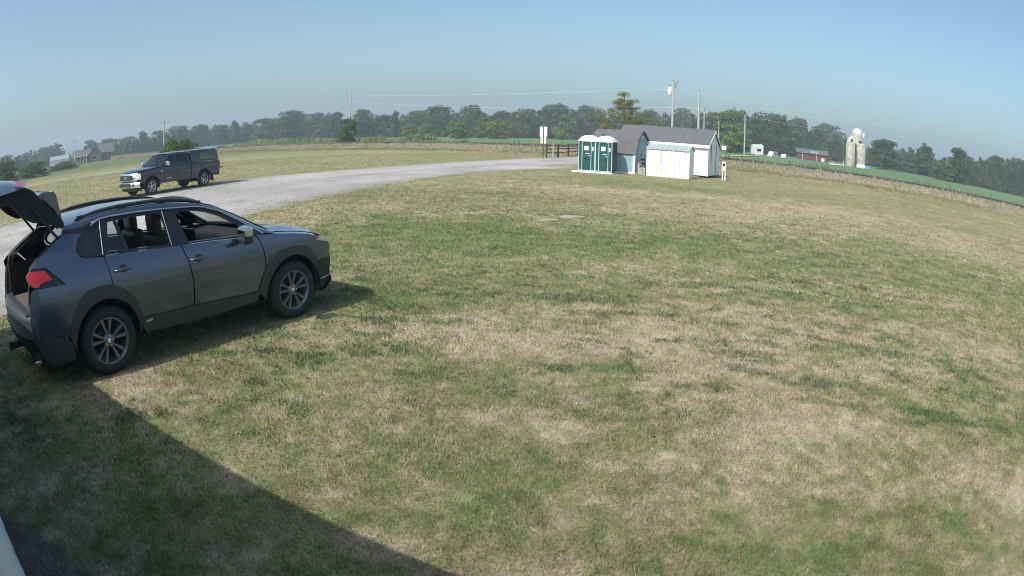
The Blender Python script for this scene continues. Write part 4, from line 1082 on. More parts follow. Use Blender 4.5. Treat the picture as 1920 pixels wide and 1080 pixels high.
for x, z, a, b in ((-1.76, .92, .035, .07), (-1.78, .72, .03, .05), (-1.77, .45, .03, .05), (-1.80, .32, .02, .05)): 
    g = MB(); g.lathe((x, -.024, z), (0, -1, 0), [(0, a), (.006, a * .9), (.007, 0)], 7); g.build('rust_hole', 'rust', ms)
for a_ in ((-.02, .02), (-L2 - .01, -L2 + .02)):
    g = MB(); box_local(g, *a_, -.03, .0, .05, 1.64); g.build('corner_trim', 'white_trim', ms)

# clutter between the blue shed and the metal shed
def lp(corner, x, y, z=0): return corner + E1 * x + E2 * y + Vector((0, 0, z))
def thing_mb(g, name, m, loc, rz, label, cat, group=None):
    o = g.build(name, m); o.location = loc; o.rotation_euler = (0, 0, rz); return tag(o, label, cat, group)
g = MB(); box_local(g, -.17, .17, -.2, .2, 0, .38, .02); box_local(g, -.18, .18, -.21, .21, .36, .42, .01)
M['pinkish'] = mat('faded_plastic', (.42, .38, .36), .7, noise=.2, nscale=5)
thing_mb(g, 'storage_bin', 'pinkish', G(1196, 325.5), RZ_, 'pale pinkish lidded bin right beside the blue shed corner', 'bin')
g = MB(); box_local(g, -.17, .17, -.2, .2, 0, .32, .02); box_local(g, -.18, .18, -.21, .21, .30, .36, .01)
thing_mb(g, 'storage_bin', 'pinkish', G(1196, 325.5, 0) + Vector((0, .0, .425)), RZ_, 'pale pinkish bin stacked on top of the lidded bin beside the blue shed', 'bin')
g = MB()
for k in range(4):
    for x0 in (-.2, .0): box_local(g, x0 + .01, x0 + .19, -.2, .2, .01 + k * .11, .105 + k * .11, .01)
thing_mb(g, 'concrete_blocks', 'concrete', G(1206, 327.4), RZ_, 'low stack of grey concrete blocks against the metal shed', 'block stack')
ct = empty('hand_truck', G(1204.5, 325.2, 0), RZ_, 'black hand truck with a white handle leaning between the sheds', 'hand truck')
g = MB()
for x in (-.16, .16): g.tube([(x, -.15, .12), (x, .02, .9), (x * .6, .1, 1.25)], .022, 6)
for z, y in ((.35, -.1), (.65, -.03), (.9, .02)): g.box((0, y, z), (.34, .03, .12))
g.box((0, -.28, .1), (.4, .3, .02)); g.build('frame', 'black_plastic', ct)
for x in (-.2, .2):
    g = MB(); g.lathe((x, -.08, .13), (1, 0, 0), [(-.03, .05), (-.03, .13), (.03, .13), (.03, .05)], 16); g.build('wheel', 'tyre', ct)
g = MB(); g.tube([(-.1, .1, 1.25), (0, .12, 1.33), (.1, .1, 1.25)], .02, 6); g.build('handle', 'white_trim', ct)
mw = empty('push_mower', G(1203, 324, 0) + E2 * .35, RZ_ + .4, 'black push mower with a pale slanting handle beside the metal shed', 'mower')
g = MB(); g.box((0, 0, .28), (.5, .6, .2), bev=.05); g.lathe((0, 0, .38), (0, 0, 1), [(0, .16), (.14, .15), (.17, .1), (.17, 0)], 16); g.build('deck', 'black_plastic', mw)
g = MB(); g.tube([(-.2, .25, .3), (-.16, .75, 1.0), (.16, .75, 1.0), (.2, .25, .3)], .02, 6); g.build('handle', 'white_trim', mw)
for x in (-.27, .27):
    for y in (-.22, .22):
        g = MB(); g.lathe((x, y, .12), (1, 0, 0), [(-.025, .04), (-.025, .12), (.025, .12), (.025, .04)], 14); g.build('wheel', 'tyre', mw)

# electric meter pedestal
mp = empty('meter_pedestal', G(1357, 338.3), RZ_, 'grey electric meter box on two white legs beside the white shed', 'electric meter')
g = MB(); box_local(g, -.15, .15, -.07, .07, .58, 1.20, .01); bx = g.build('meter_box', 'wood_pale', mp)
g = MB(); g.lathe((0, -.07, 1.0), (0, -1, 0), [(0, .085), (.03, .08), (.06, .06), (.07, 0)], 16); g.build('meter_dial', 'black_gloss', bx)
for x in (-.09, .09):
    g = MB(); g.tube([(x, 0, 0), (x, 0, .6)], .035, 8); g.build('leg', 'white_trim', mp)

M['lawn_stone'] = mat('lawn_stone', (.33, .29, .24), .95, col2=(.19, .20, .12), nscale=3.5, bump=.5, bscale=20)
# flat stones let into the lawn
for (cx, cy, sx, sy, sd_, lb) in ((1030, 414.5, .30, .30, 1, 'smaller pale flat stone lying in the lawn, left of the other'), (1072, 408.5, .38, .5, 2, 'larger pale flat stone lying in the lawn, right of the other')):
    rr = random.Random(sd_); c = G(cx, cy); n = 14; P = []
    for k in range(n):
        a = 2 * math.pi * k / n; r_ = rr.uniform(.75, 1.1); P.append((sx * r_ * math.cos(a), sy * .6 * r_ * math.sin(a)))
    g = MB(); g.prism(P, -.02, .035, lambda u, v, tt: (u, v, tt)); thing_mb(g, 'flat_stone', 'lawn_stone', c, .2, lb, 'stone', 'flat stones in the lawn')

# post-and-rail fence by the drive entrance
fe_ = empty('rail_fence', G(1022, 296), 0, 'brown three-rail wooden fence by the drive entrance', 'fence')
o_ = fe_.location
fp = [G(1024.5, 296.3), G(1046, 295.4), G(1065.5, 293.6), G(1084, 291.5), G(1092, 290.8)]
for p in fp:
    g = MB(); q = p - o_; g.box((q.x, q.y, .68), (.14, .14, 1.36), rz=.3); g.build('post', 'wood_brown', fe_)
for z in (.50, .86, 1.22):
    for a, b in zip(fp[:-1], fp[1:]):
        g = MB(); a_ = a - o_; b_ = b - o_; g.tube([(a_.x, a_.y, z), ((a_.x + b_.x) / 2, (a_.y + b_.y) / 2, z - .03), (b_.x, b_.y, z)], .055, 6); g.build('rail', 'wood_brown', fe_)
# sign seen from behind: two white boards either side of a brown post
sg = empty('road_sign', G(1018, 297.2), -.12, 'tall white sign boards on a brown post at the drive entrance', 'sign')
g = MB(); g.box((0, 0, 1.45), (.09, .09, 2.9)); g.build('post', 'wood_brown', sg)
for s_ in (-1, 1):
    g = MB(); g.prism([(s_ * .05, 1.38), (s_ * .24, 1.38), (s_ * .24, 1.92), (s_ * .33, 2.06), (s_ * .33, 2.92), (s_ * .05, 2.92)], -.02, .02); g.build('board', 'white_trim', sg)
g = MB(); g.tube([(0, 0, 0), (.03, 0, 1.35)], .05, 8); thing_mb(g, 'marker_post', 'white_trim', G(1036.5, 296.8), 0, 'thin white marker post in front of the rail fence', 'post')
M['dirt'] = mat('reddish_dirt', (.26, .19, .16), .95, noise=.3, nscale=4)
# ================================================================== railway, weeds and fields
def rail_pt(t):     # straight track, from far left to right
    return Vector((t, 88 - .80 * t, 0))
RD = Vector((1, -.80, 0)).normalized(); RNr = Vector((.80, 1, 0)).normalized()       # along, and away from the camera
M['ballast'] = tone_mat('ballast', .95, .35, 6, 1.0, 10)
def rp(t, v, z=0):
    c = Vector((0, 88, 0)) + RD * t + RNr * v; return (c.x + .0, c.y, z)
ts = np.arange(-420, 260, 2.0)
prof = [(-6.5, .0), (-4.2, .12), (-2.8, .30), (-2.0, .62), (2.0, .62), (3.2, .30), (5, .02)]
V = []; C_ = []
for t in ts:
    for v, z in prof:
        p = rp(t, v, z + (.08 * (vnoise(t, v, .8, 3) - .5) if 0 < z < .6 else 0) + .006); V.append(p)
        n = float(fbm(p[0], p[1], .5, 7, 3)); base = np.array([.21, .175, .14]) if v < -2.2 else np.array([.15, .14, .13]); C_.append(base * (.7 + .6 * n))
k = len(prof); F2 = [(i * k + j, (i + 1) * k + j, (i + 1) * k + j + 1, i * k + j + 1) for i in range(len(ts) - 1) for j in range(k - 1)]
o = attr_mesh('railway_embankment', V, F2, np.array(C_), M['ballast'])
if o.data.polygons[3].normal.z < 0: o.data.flip_normals()
tag(o, kind='structure')
M['rail_steel'] = mat('rail_steel', (.06, .05, .048), .6, .3)
for v in (-.72, .72):
    g = MB(); g.tube([rp(-420, v, .78), rp(260, v, .78)], .085, 4, smooth=False); g.box(tuple(rp(-80, v, .68)), (680, .14, .10), rz=math.atan2(RD.y, RD.x))
    o = g.build('railway_rail', 'rail_steel'); tag(o, kind='structure')
g = MB()
for t in np.arange(-200, 120, .62): g.box(rp(t, 0, .645), (.24, 2.6, .10), rz=math.atan2(RD.y, RD.x))
M['sleeper'] = mat('sleeper', (.07, .058, .05), .9); tag(g.build('railway_sleepers', 'sleeper'), kind='structure')

# crop field beyond the track
def field_col(x, y):
    base = np.array([.105, .175, .075]); n = fbm(x, y, .03, 3, 4)[..., None]; v = (x * RNr.x + y * RNr.y)
    rows_ = (.5 + .5 * np.sin(v * 1.1))[..., None]
    return base * (.80 + .40 * n) * (.94 + .08 * rows_)
V = []; ths = np.radians(np.linspace(30, 165, 400))
fr_ = np.array([0, .6, 4, 12, 30, 60, 110, 180, 300, 500, 700]); 
P0 = []
vv = np.concatenate([[7.0, 7.4, 9, 14, 22, 35, 55, 85, 130, 200, 300, 420, 560]]); tt = np.arange(-600, 420, 8.0)
V = [rp(t, v, (0.0 if v < 7.2 else .45 + .0006 * v) + (.05 * (vnoise(t, v, .3) - .5))) for t in tt for v in vv]
V = np.array(V); k = len(vv); F2 = [(i * k + j, (i + 1) * k + j, (i + 1) * k + j + 1, i * k + j + 1) for i in range(len(tt) - 1) for j in range(k - 1)]
o = attr_mesh('crop_field', V, F2, field_col(V[:, 0], V[:, 1]), M['fieldm'])
if o.data.polygons[5].normal.z < 0: o.data.flip_normals()
tag(o, kind='structure')

# weeds: a mass of stems along both sides of the track
def weeds(name, n, t0, t1, v0, v1, h0, h1, w, colA, colB, seed, label, thr=.0, fr=.15, zf=None):
    rg = np.random.RandomState(seed); t = rg.uniform(t0, t1, n); v = v0 + (v1 - v0) * rg.beta(1.3, 1.3, n)
    x = RD.x * t + RNr.x * v; y = 88 + RD.y * t + RNr.y * v
    m = fbm(x, y, fr, seed, 4, .6); kp = m > thr; x, y, t, v, m = x[kp], y[kp], t[kp], v[kp], m[kp]; n = len(x)
    z = np.interp(v, [-6.5, -4.2, -2.8, -2.0, 2.0, 3.2, 5, 7.2, 7.5], [0, .12, .30, .6, .6, .3, .02, .02, .4])
    cl = sm(m, thr, thr + .2)
    hh = rg.uniform(h0, h1, n) * (.45 + .8 * cl); ww = w * rg.uniform(.5, 1.3, n)
    th = rg.uniform(0, 6.28, n); ph = rg.uniform(0, 6.28, n); ln = hh * rg.uniform(.05, .55, n)
    p = np.stack([x, y, z], 1); wv = np.stack([np.cos(th), np.sin(th), np.zeros(n)], 1) * ww[:, None]
    tip = p + np.stack([np.cos(ph) * ln, np.sin(ph) * ln, hh], 1); md = p + (tip - p) * .55 
    VS = np.stack([p, md + wv, tip, md - wv], 1).reshape(-1, 3)
    k = sm(fbm(x, y, .12, seed + 9, 3) + rg.normal(0, .09, n), .35, .65)[:, None]
    c = (np.array(colA) * (1 - k) + np.array(colB) * k) * rg.uniform(.65, 1.4, n)[:, None]
    o = attr_mesh(name, VS, np.arange(len(VS)).reshape(-1, 4), np.repeat(c, 4, 0), M['blade']); return tag(o, label, kind='stuff')
weeds('dry_weeds', 70000, -230, 110, -6.3, -1.7, .06, .26, .06, (.36, .31, .21), (.28, .28, .15), 11, 'dead brown weeds on the near side of the railway bank', .30, .3)
weeds('green_weeds', 60000, -230, 110, 2.4, 8.0, .25, .75, .065, (.12, .18, .07), (.22, .25, .11), 12, 'tall yellow-green weeds between the track and the crop field', .34, .2)
weeds('tall_weeds', 14000, -95, -28, 5, 14, .5, 1.6, .10, (.12, .19, .07), (.23, .25, .11), 13, 'taller weed thicket beyond the track left of the drive', .45, .12)
weeds('verge_grass', 26000, -150, 60, -14, -6.5, .05, .14, .09, (.20, .19, .09), (.28, .25, .14), 14, 'rough pale grass at the foot of the railway bank', .35, .3)

# ================================================================== trees
M['bark'] = mat('bark', (.09, .075, .062), .9, noise=.4, nscale=3)
M['leaf'] = mat('leaf', (.098, .135, .045), .8, objcol=True, col2=(.052, .082, .028), nscale=.55, trans=.22, spec=.2, detail=3)
M['needle'] = mat('needle', (.085, .125, .035), .8, col2=(.19, .19, .045), nscale=.7, trans=.2, spec=.2)
def crown_mesh(name, seed, n_lobe, n_leaf, wr, low=.12, leaf=.05, top_peak=0.0, open_=0.0):
    """a crown in a unit of height 1 above the ground, half-width wr; leaves are many small bent quads"""
    rg = np.random.RandomState(seed); lobes = []
    for i in range(n_lobe):
        z = low + (.90 - low) * rg.beta(1.15, 1.15); u = (z - low) / (1 - low)
        env = math.sqrt(max(.02, 1 - abs(1.9 * u - .76) ** 2.2)) * (1 - top_peak * u)
        a = rg.uniform(0, 2 * math.pi); r = wr * env * rg.uniform(.25, .85)
        s_ = rg.uniform(.08, .19) * (1.15 - .55 * u) * (wr / .38)
        lobes.append((r * math.cos(a), r * math.sin(a), z, s_ * rg.uniform(.9, 1.3), s_ * rg.uniform(.6, .95)))
    lobes.append((0, 0, .55, wr * .55, .25)); lobes.append((0, 0, .3, wr * .6, .2)); lobes.append((wr * .1, 0, .89, wr * .2, .10)); lobes.append((-wr * .22, wr * .1, .82, wr * .22, .10))
    L_ = np.array(lobes); wgt = L_[:, 3] ** 2; idx = rg.choice(len(L_), n_leaf, p=wgt / wgt.sum())
    d = rg.normal(size=(n_leaf, 3)); d /= np.linalg.norm(d, axis=1)[:, None]; d[:, 2] = np.where(rg.rand(n_leaf) < .65, np.abs(d[:, 2]), d[:, 2])
    rr = rg.uniform(.55, 1.08, n_leaf) ** .5
    c = L_[idx, :3] + d * np.stack([L_[idx, 3], L_[idx, 3], L_[idx, 4]], 1) * rr[:, None]
    c += rg.normal(0, .008, c.shape)
    nrm = d * .8 + rg.normal(0, .6, (n_leaf, 3)); nrm /= np.linalg.norm(nrm, axis=1)[:, None]
    a = np.cross(nrm, rg.normal(size=(n_leaf, 3))); a /= np.linalg.norm(a, axis=1)[:, None]; b = np.cross(nrm, a)
    s_ = leaf * rg.uniform(.45, 1.15, n_leaf)[:, None]
    V = np.stack([c - a * s_, c + b * s_ * .6 - nrm * s_ * .2, c + a * s_, c - b * s_ * .6 - nrm * s_ * .2], 1).reshape(-1, 3)
    V[:, 2] = np.maximum(V[:, 2], .01)
    me = bpy.data.meshes.new(name); me.from_pydata(V.tolist(), [], np.arange(len(V)).reshape(-1, 4).tolist()); me.update()
    return me
def trunk_mesh(name, seed, wr):
    rg = random.Random(seed); g = MB()
    g.tube([(0, 0, -.01), (.004, 0, .2), (-.004, .005, .45), (0, 0, .75)], [.020, .015, .011, .005], 7)
    for i in range(7):
        a = rg.uniform(0, 6.28); z = rg.uniform(.18, .6); l = wr * rg.uniform(.5, .8)
        g.tube([(0, 0, z), (math.cos(a) * l * .5, math.sin(a) * l * .5, z + .10), (math.cos(a) * l, math.sin(a) * l, z + .22)], [.008, .005, .002], 5)
    me = bpy.data.meshes.new(name); me.from_pydata([tuple(v) for v in g.v], [], g.f); me.update(); me.materials.append(M['bark']); return me
KINDS_ = {}
for nm, args in dict(round=(11, 32, 4200, .46, .03, .034), broad=(12, 36, 4600, .60, .03, .036), tall=(13, 28, 3400, .34, .03, .032, .25), rough=(14, 24, 3200, .44, .04, .036, .1), narrow=(15, 22, 2400, .24, .06, .032, .45), bushy=(16, 26, 3400, .72, .0, .048), oak=(17, 40, 5200, .55, .05, .032)).items():
    me = crown_mesh('crown', *args[:1], *args[1:3], args[3], *(args[4:])); me.materials.append(M['leaf']); KINDS_[nm] = (me, trunk_mesh('trunk', args[0], args[3]), args[3])
def tree(kind, px, ptop, pbase, width_px, col, label, group=None, dist=None, cat='tree', name='tree', sink=0):
    """a tree whose foot is seen at (px, pbase) and whose top at ptop"""
    c = G(px, pbase) if dist is None else None
    D = dist if dist else min(max(math.hypot(c.x, c.y), 40), 420)
    p = AT(px, ptop, D); H = p.z; q = AT(px + width_px / 2, ptop, D); hw = (q - p).length * 1.28
    cm, tm, wr = KINDS_[kind]
    t = bpy.data.objects.new(name, None); COL.objects.link(t); t.location = (p.x, p.y, sink); t.rotation_euler = (0, 0, random.Random(int(px * 7 + D)).uniform(0, 6.28))
    t.scale = (hw / wr, hw / wr, H / .985)
    tag(t, label, cat, group)
    a = bpy.data.objects.new('crown', cm); a.parent = t; a.color = (*col, 1); COL.objects.link(a)
    b = bpy.data.objects.new('trunk', tm); b.parent = t; COL.objects.link(b)
    return t
DK = (.75, .85, .80); MD = (1.0, 1.0, 1.0); LT = (1.6, 1.6, 1.15); OL = (1.9, 1.65, .95); BR = (1.2, 1.35, .95)
GW = 'trees of the distant treeline'
TR = [
 # kind, px, top, base, width, colour, label
 ('oak', 545, 208, 266, 64, DK, 'dark broad tree standing highest in the treeline left of the tall pole'),
 ('round', 497, 221, 268, 44, MD, 'mid-green tree directly left of the dark broad tree in the treeline'),
 ('rough', 462, 229, 270, 40, MD, 'loose uneven tree in the treeline beyond the open topper of the pickup'),
 ('tall', 440, 224, 272, 20, DK, 'slim ragged tree poking up right of the pickup topper'),
 ('round', 413, 234, 274, 40, MD, 'rounded tree in the treeline right above the pickup topper'),
 ('round', 374, 233, 277, 44, DK, 'dark rounded tree behind the shrub and the pickup cab'),
 ('broad', 338, 235, 280, 46, MD, 'broad tree just right of the pole behind the pickup'),
 ('round', 300, 244, 284, 34, MD, 'tree standing directly behind the pole near the pickup'),
 ('tall', 268, 245, 287, 26, DK, 'narrow dark tree left of the pole near the pickup'),
 ('round', 240, 256, 290, 34, MD, 'small rounded tree behind the right end of the brown house'),
 ('broad', 205, 259, 294, 44, MD, 'leafy tree rising behind the brown house roof'),
 ('round', 170, 262, 297, 30, DK, 'rounded tree rising just right of the leftmost pole'),
 ('tall', 106, 268, 305, 28, DK, 'dark pointed tree left of the leftmost pole'),
 ('round', 82, 276, 308, 34, DK, 'dark rounded tree left of the pointed tree at the far left'),
 ('rough', 46, 287, 316, 34, MD, 'ragged tree near the left edge of the photo'),
 ('round', 10, 291, 326, 40, MD, 'tree at the very left edge of the photo'),
 ('oak', 590, 212, 263, 56, MD, 'wide tree between the dark broad tree and the tall pole'),
 ('round', 630, 209, 262, 40, DK, 'dark tree immediately left of the tall pole'),
 ('oak', 683, 205, 261, 52, DK, 'large dark tree immediately right of the tall pole'),
 ('round', 722, 214, 260, 44, MD, 'lower tree right of the large dark tree by the tall pole'),
 ('tall', 742, 206, 260, 22, DK, 'single crown standing up between two lower trees in the treeline'),
 ('broad', 780, 206, 259, 56, MD, 'broad tree in the treeline above the tall weeds'),
 ('oak', 822, 198, 259, 62, MD, 'high rounded tree at the left of the central wood'),
 ('oak', 884, 198, 259, 60, DK, 'high rounded tree at the middle of the central wood'),
 ('round', 945, 207, 260, 52, MD, 'lower green tree right of the middle of the central wood'),
 ('broad', 992, 203, 261, 50, MD, 'green tree behind the tall white sign'),
 ('oak', 1042, 195, 262, 62, DK, 'highest dark tree right of the white sign'),
 ('oak', 1105, 199, 264, 66, DK, 'dark tree behind the left portable toilet'),
 ('round', 1222, 204, 268, 46, MD, 'tree between the pine and the transformer pole'),
 ('oak', 1284, 203, 270, 52, MD, 'tree between the transformer pole and the next pole'),
 ('round', 1372, 206, 288, 60, BR, 'bright leafy tree right of the large white shed'),
 ('broad', 1450, 212, 291, 78, DK, 'big dark spreading tree above the two small white vehicles'),
 ('tall', 1418, 212, 289, 36, MD, 'tree rising behind the white camper'),
 ('round', 1496, 220, 294, 44, DK, 'dark tree left of the red barn'),
 ('oak', 1555, 234, 302, 66, MD, 'big green tree behind the red barn, left of the silos'),
 ('round', 1660, 261, 322, 52, DK, 'dark rounded tree immediately right of the silos'),
 ('rough', 1706, 276, 328, 34, MD, 'lower grey-green tree right of the dark rounded tree by the silos'),
 ('tall', 1734, 268, 333, 36, DK, 'tall lobed tree standing right of centre between silos and frame edge'),
 ('round', 1800, 277, 348, 46, DK, 'dark tree with a flat-topped crown near the right edge'),
 ('rough', 1768, 297, 342, 40, BR, 'brighter low tree beside the tall lobed tree'),
 ('round', 1868, 291, 360, 50, DK, 'dark tree second from the right edge of the photo'),
 ('broad', 1914, 297, 370, 48, DK, 'dark tree cut by the right edge of the photo'),
 ('rough', 858, 221, 263, 40, LT, 'pale green tree in front of the central wood above the weeds'),
 ('rough', 934, 221, 264, 42, OL, 'yellowish tree in front of the central wood'),
 ('tall', 905, 216, 263, 24, LT, 'narrow pale tree left of the yellowish one'),
 ('round', 768, 231, 263, 28, OL, 'small olive tree at the left end of the central wood'),
 ('round', 797, 233, 263, 24, OL, 'small olive bush-like tree right of the other small olive tree'),
 ('round', 1060, 213, 265, 36, LT, 'pale green tree between the white sign and the toilets'),
 ('round', 1378, 232, 291, 44, LT, 'pale low tree behind the meter box'),
]
random.seed(4)
for (kd, px, tp_, bs_, wd, cl, lb) in TR:
    lowfront = tp_ > 212 and cl in (LT, OL)
    tree(kd, px, tp_, bs_, wd, cl, lb, GW)
# the wood behind and between them as one far-off mass
rgw = np.random.RandomState(21)
sky_px = [(-60, 300), (0, 294), (30, 293), (60, 282), (100, 274), (115, 288), (150, 287), (170, 268), (205, 263), (240, 262), (265, 251), (300, 249), (340, 240), (370, 238), (400, 236), (440, 233), (480, 227), (510, 222), (540, 214), (570, 216), (600, 217), (630, 215), (655, 224), (680, 212), (700, 219), (730, 219), (780, 212), (815, 203), (850, 206), (885, 203), (910, 212), (950, 213), (990, 208), (1030, 201), (1060, 202), (1100, 205), (1130, 210), (1170, 215), (1210, 211), (1240, 212), (1290, 210), (1330, 213), (1380, 211), (1420, 218), (1450, 218), (1480, 225), (1510, 234), (1540, 243), (1580, 252), (1600, 272), (1625, 274), (1660, 272), (1700, 282), (1740, 278), (1760, 297), (1800, 285), (1840, 301), (1870, 297), (1920, 304), (1980, 318)]
base_px = [(-60, 345), (0, 338), (60, 318), (150, 303), (330, 283), (420, 272), (650, 259), (850, 260), (1050, 263), (1240, 272), (1400, 290), (1500, 298), (1600, 310), (1700, 326), (1800, 347), (1920, 373), (1980, 390)]
protos = [crown_mesh('wood_part', 60 + i, 18, 900, .5, .0, .055) for i in range(5)]
pv = []
for me in protos:
    a = np.empty(len(me.vertices) * 3, np.float32); me.vertices.foreach_get('co', a); pv.append(a.reshape(-1, 3))
VS = []; CS = []
for px in np.arange(-60, 1985, 8.5):
    for row in range(3):
        x_ = px + rgw.uniform(-5, 5); st = interp(x_, *zip(*sky_px)); bp_ = interp(x_, *zip(*base_px)); g0 = G(x_, bp_); D = min(max(math.hypot(g0.x, g0.y), 60), 420) + row * 9 + rgw.uniform(0, 6)
        frac = (.5, .84, 1.07)[row] * rgw.uniform(.85, 1.03)
        Ht = AT(x_, st, D).z * frac
        d0 = AT(x_, st, D); w_ = rgw.uniform(.35, .55) * max(Ht, 4)
        a = rgw.uniform(0, 6.28); q = pv[rgw.randint(5)]
        X_ = (q[:, 0] * math.cos(a) - q[:, 1] * math.sin(a)) * w_ * 1.3 + d0.x; Y_ = (q[:, 0] * math.sin(a) + q[:, 1] * math.cos(a)) * w_ * 1.3 + d0.y
        VS.append(np.stack([X_, Y_, q[:, 2] * Ht], 1)); tone = np.array([[.062, .086, .034], [.078, .104, .040], [.046, .068, .030], [.11, .12, .05]][rgw.choice(4, p=[.35, .3, .25, .1])]) * rgw.uniform(.85, 1.15)
        CS.append(np.tile(tone, (len(q), 1)))
VS = np.vstack(VS); CS = np.vstack(CS)
o = attr_mesh('woodland', VS, np.arange(len(VS)).reshape(-1, 4), CS, M['blade']); tag(o, 'hazy far-off wood filling the horizon behind the single trees', kind='stuff')
print('wood', len(o.data.polygons))
# bushes
tree('round', 652, 221, 271, 32, (.8, .95, .7), 'dense dark green bush at the foot of the tall pole', None, 118, 'bush', 'bush')
tree('bushy', 322, 262, 291, 46, (.95, 1.1, .75), 'left half of the shrub clump behind the pickup cab', 'shrubs behind the pickup', 62, 'shrub', 'shrub')
tree('bushy', 350, 263, 289, 40, (.8, .9, .7), 'right half of the shrub clump behind the pickup cab', 'shrubs behind the pickup', 64, 'shrub', 'shrub')
tree('bushy', 873, 263, 273, 40, (1.5, 1.7, .9), 'low green weed bush on the edge of the crop field', None, 100, 'bush', 'bush')
tree('bushy', 60, 305, 330, 70, (.9, 1, .8), 'low scrub right of the left edge of the photo', 'scrub at the far left', 120, 'shrub', 'shrub')
tree('bushy', 5, 305, 341, 60, (.85, .95, .8), 'low scrub at the left edge of the photo', 'scrub at the far left', 100, 'shrub', 'shrub')
tree('bushy', 118, 303, 320, 50, (1.1, 1.2, .8), 'low scrub in front of the small grey farm building', 'scrub at the far left', 150, 'shrub', 'shrub')

# pine behind the blue shed
pt = empty('pine_tree', (*AT(1172, 177, 72).xy, 0), 0, 'open-topped yellow-green pine rising behind the blue shed roof', 'pine tree')
Hh = AT(1172, 177, 72).z
g = MB(); g.tube([(0, 0, 0), (.05, 0, Hh * .5), (-.1, 0, Hh * .8), (-.05, 0, Hh)], [.20, .14, .07, .02], 8)
rg = np.random.RandomState(5); cl_ = []
for k in range(34):
    z = Hh * (.28 + .70 * (k / 33) ** .9); a = k * 2.4 + rg.uniform(-.3, .3)
    L_ = interp(z / Hh, [.28, .45, .55, .65, .9, 1], [4.6, 4.2, 3.0, 2.1, 1.1, .3]) * rg.uniform(.55, 1.1)
    if z / Hh > .6 and rg.rand() < .42: continue
    e = (math.cos(a) * L_, math.sin(a) * L_, z + L_ * .25)
    g.tube([(0, 0, z - .15), (e[0] * .5, e[1] * .5, z + .02), e], [.045, .03, .012], 5)
    for f_ in (.45, .7, .95):
        for _ in range(2): cl_.append((e[0] * f_ + rg.normal(0, .18), e[1] * f_ + rg.normal(0, .18), z + L_ * .25 * f_ + .08 + rg.normal(0, .05), .30 * (1.25 - .3 * f_)))
g.build('trunk', 'bark', pt)
cl_ = np.array(cl_); n = len(cl_) * 55; idx = np.repeat(np.arange(len(cl_)), 55)
c = cl_[idx, :3] + rg.normal(0, 1, (n, 3)) * cl_[idx, 3:4] * np.array([.8, .8, .35]); d = rg.normal(0, 1, (n, 3)); d[:, 2] += .6; d /= np.linalg.norm(d, axis=1)[:, None]
sd2 = np.cross(d, rg.normal(0, 1, (n, 3))); sd2 /= np.linalg.norm(sd2, axis=1)[:, None]
V = np.stack([c - sd2 * .022, c + sd2 * .022, c + d * .20 + sd2 * .01, c + d * .20 - sd2 * .01], 1).reshape(-1, 3)
me = bpy.data.meshes.new('crown'); me.from_pydata(V.tolist(), [], np.arange(len(V)).reshape(-1, 4).tolist()); me.materials.append(M['needle'])
cr_ = bpy.data.objects.new('crown', me); cr_.parent = pt; COL.objects.link(cr_)

# ================================================================== poles, wires
M['wire'] = mat('wire', (.85, .86, .87), .6, 0)
def pole(px, ptop, dist, label, arm=0.0, radius=.16, transformer=False, lamp=False, tilt=0.0, name='utility_pole', azr=0.0):
    p = AT(px, ptop, dist); H = p.z; rz = math.atan2(p.y, p.x) - math.pi / 2 + azr
    t = empty(name, (p.x, p.y, 0), rz, label, 'utility pole' if name == 'utility_pole' else 'lamp post', 'utility poles across the fields' if name == 'utility_pole' else None)
    g = MB(); g.tube([(0, 0, 0), (tilt * .5, 0, H * .5), (tilt, 0, H)], [radius, radius * .85, radius * .68], 10); g.build('shaft', 'pole_wood', t)
    if arm:
        g = MB(); g.box((tilt, 0, H - .55), (arm, .12, .14)); a_ = g.build('crossarm', 'pole_wood', t)
        for x in (-.46, .46):
            g = MB(); g.lathe((tilt + arm * x, 0, H - .48), (0, 0, 1), [(0, .05), (.08, .07), (.16, .05), (.18, 0)], 8); g.build('insulator', 'black_plastic', a_)
        g = MB(); g.tube([(tilt - arm * .3, 0, H - .6), (tilt, .05, H - 1.3)], .03, 5); g.tube([(tilt + arm * .3, 0, H - .6), (tilt, .05, H - 1.3)], .03, 5); g.build('brace', 'pole_wood', t)
    g = MB(); g.lathe((tilt, 0, H), (0, 0, 1), [(-.02, .05), (.12, .06), (.2, .04), (.22, 0)], 8); g.build('top_insulator', 'black_plastic', t)
    if transformer:
        g = MB(); g.lathe((tilt - .42, 0, H - 1.75), (0, 0, 1), [(0, 0), (0, .22), (.05, .26), (.95, .26), (1.02, .2), (1.05, 0)], 16); tr_ = g.build('transformer', 'toilet_white', t)
        g = MB(); g.tube([(tilt - .42, 0, H - .7), (tilt - .42, 0, H - .45)], .05, 8); g.build('bushing', 'black_plastic', tr_)
        g = MB(); g.box((tilt - .2, 0, H - 1.2), (.3, .06, .08)); g.build('bracket', 'black_plastic', tr_)
        g = MB(); g.tube([(tilt, 0, H - .6), (tilt + .45, 0, H - .1), (tilt + .5, 0, H + .12)], .035, 6); g.tube([(tilt + .1, 0, H - .9), (tilt + .5, 0, H - .5)], .03, 6); g.build('cutout', 'black_plastic', t)
    if lamp:
        g = MB(); g.tube([(0, 0, H - .1), (-.5, 0, H + .02), (-.9, 0, H)], .04, 6); g.box((-1.0, 0, H - .05), (.4, .18, .12), bev=.03); g.build('lamp_arm', 'steel', t)
    return t, Vector((p.x, p.y, H))
_, P1 = pole(141, 262, 215, 'leftmost far-off wooden pole with a crossarm, left of the brown house', 2.2, .18)
_, P2 = pole(308.5, 226, 165, 'wooden pole with a crossarm standing behind the pickup', 2.4, .18)
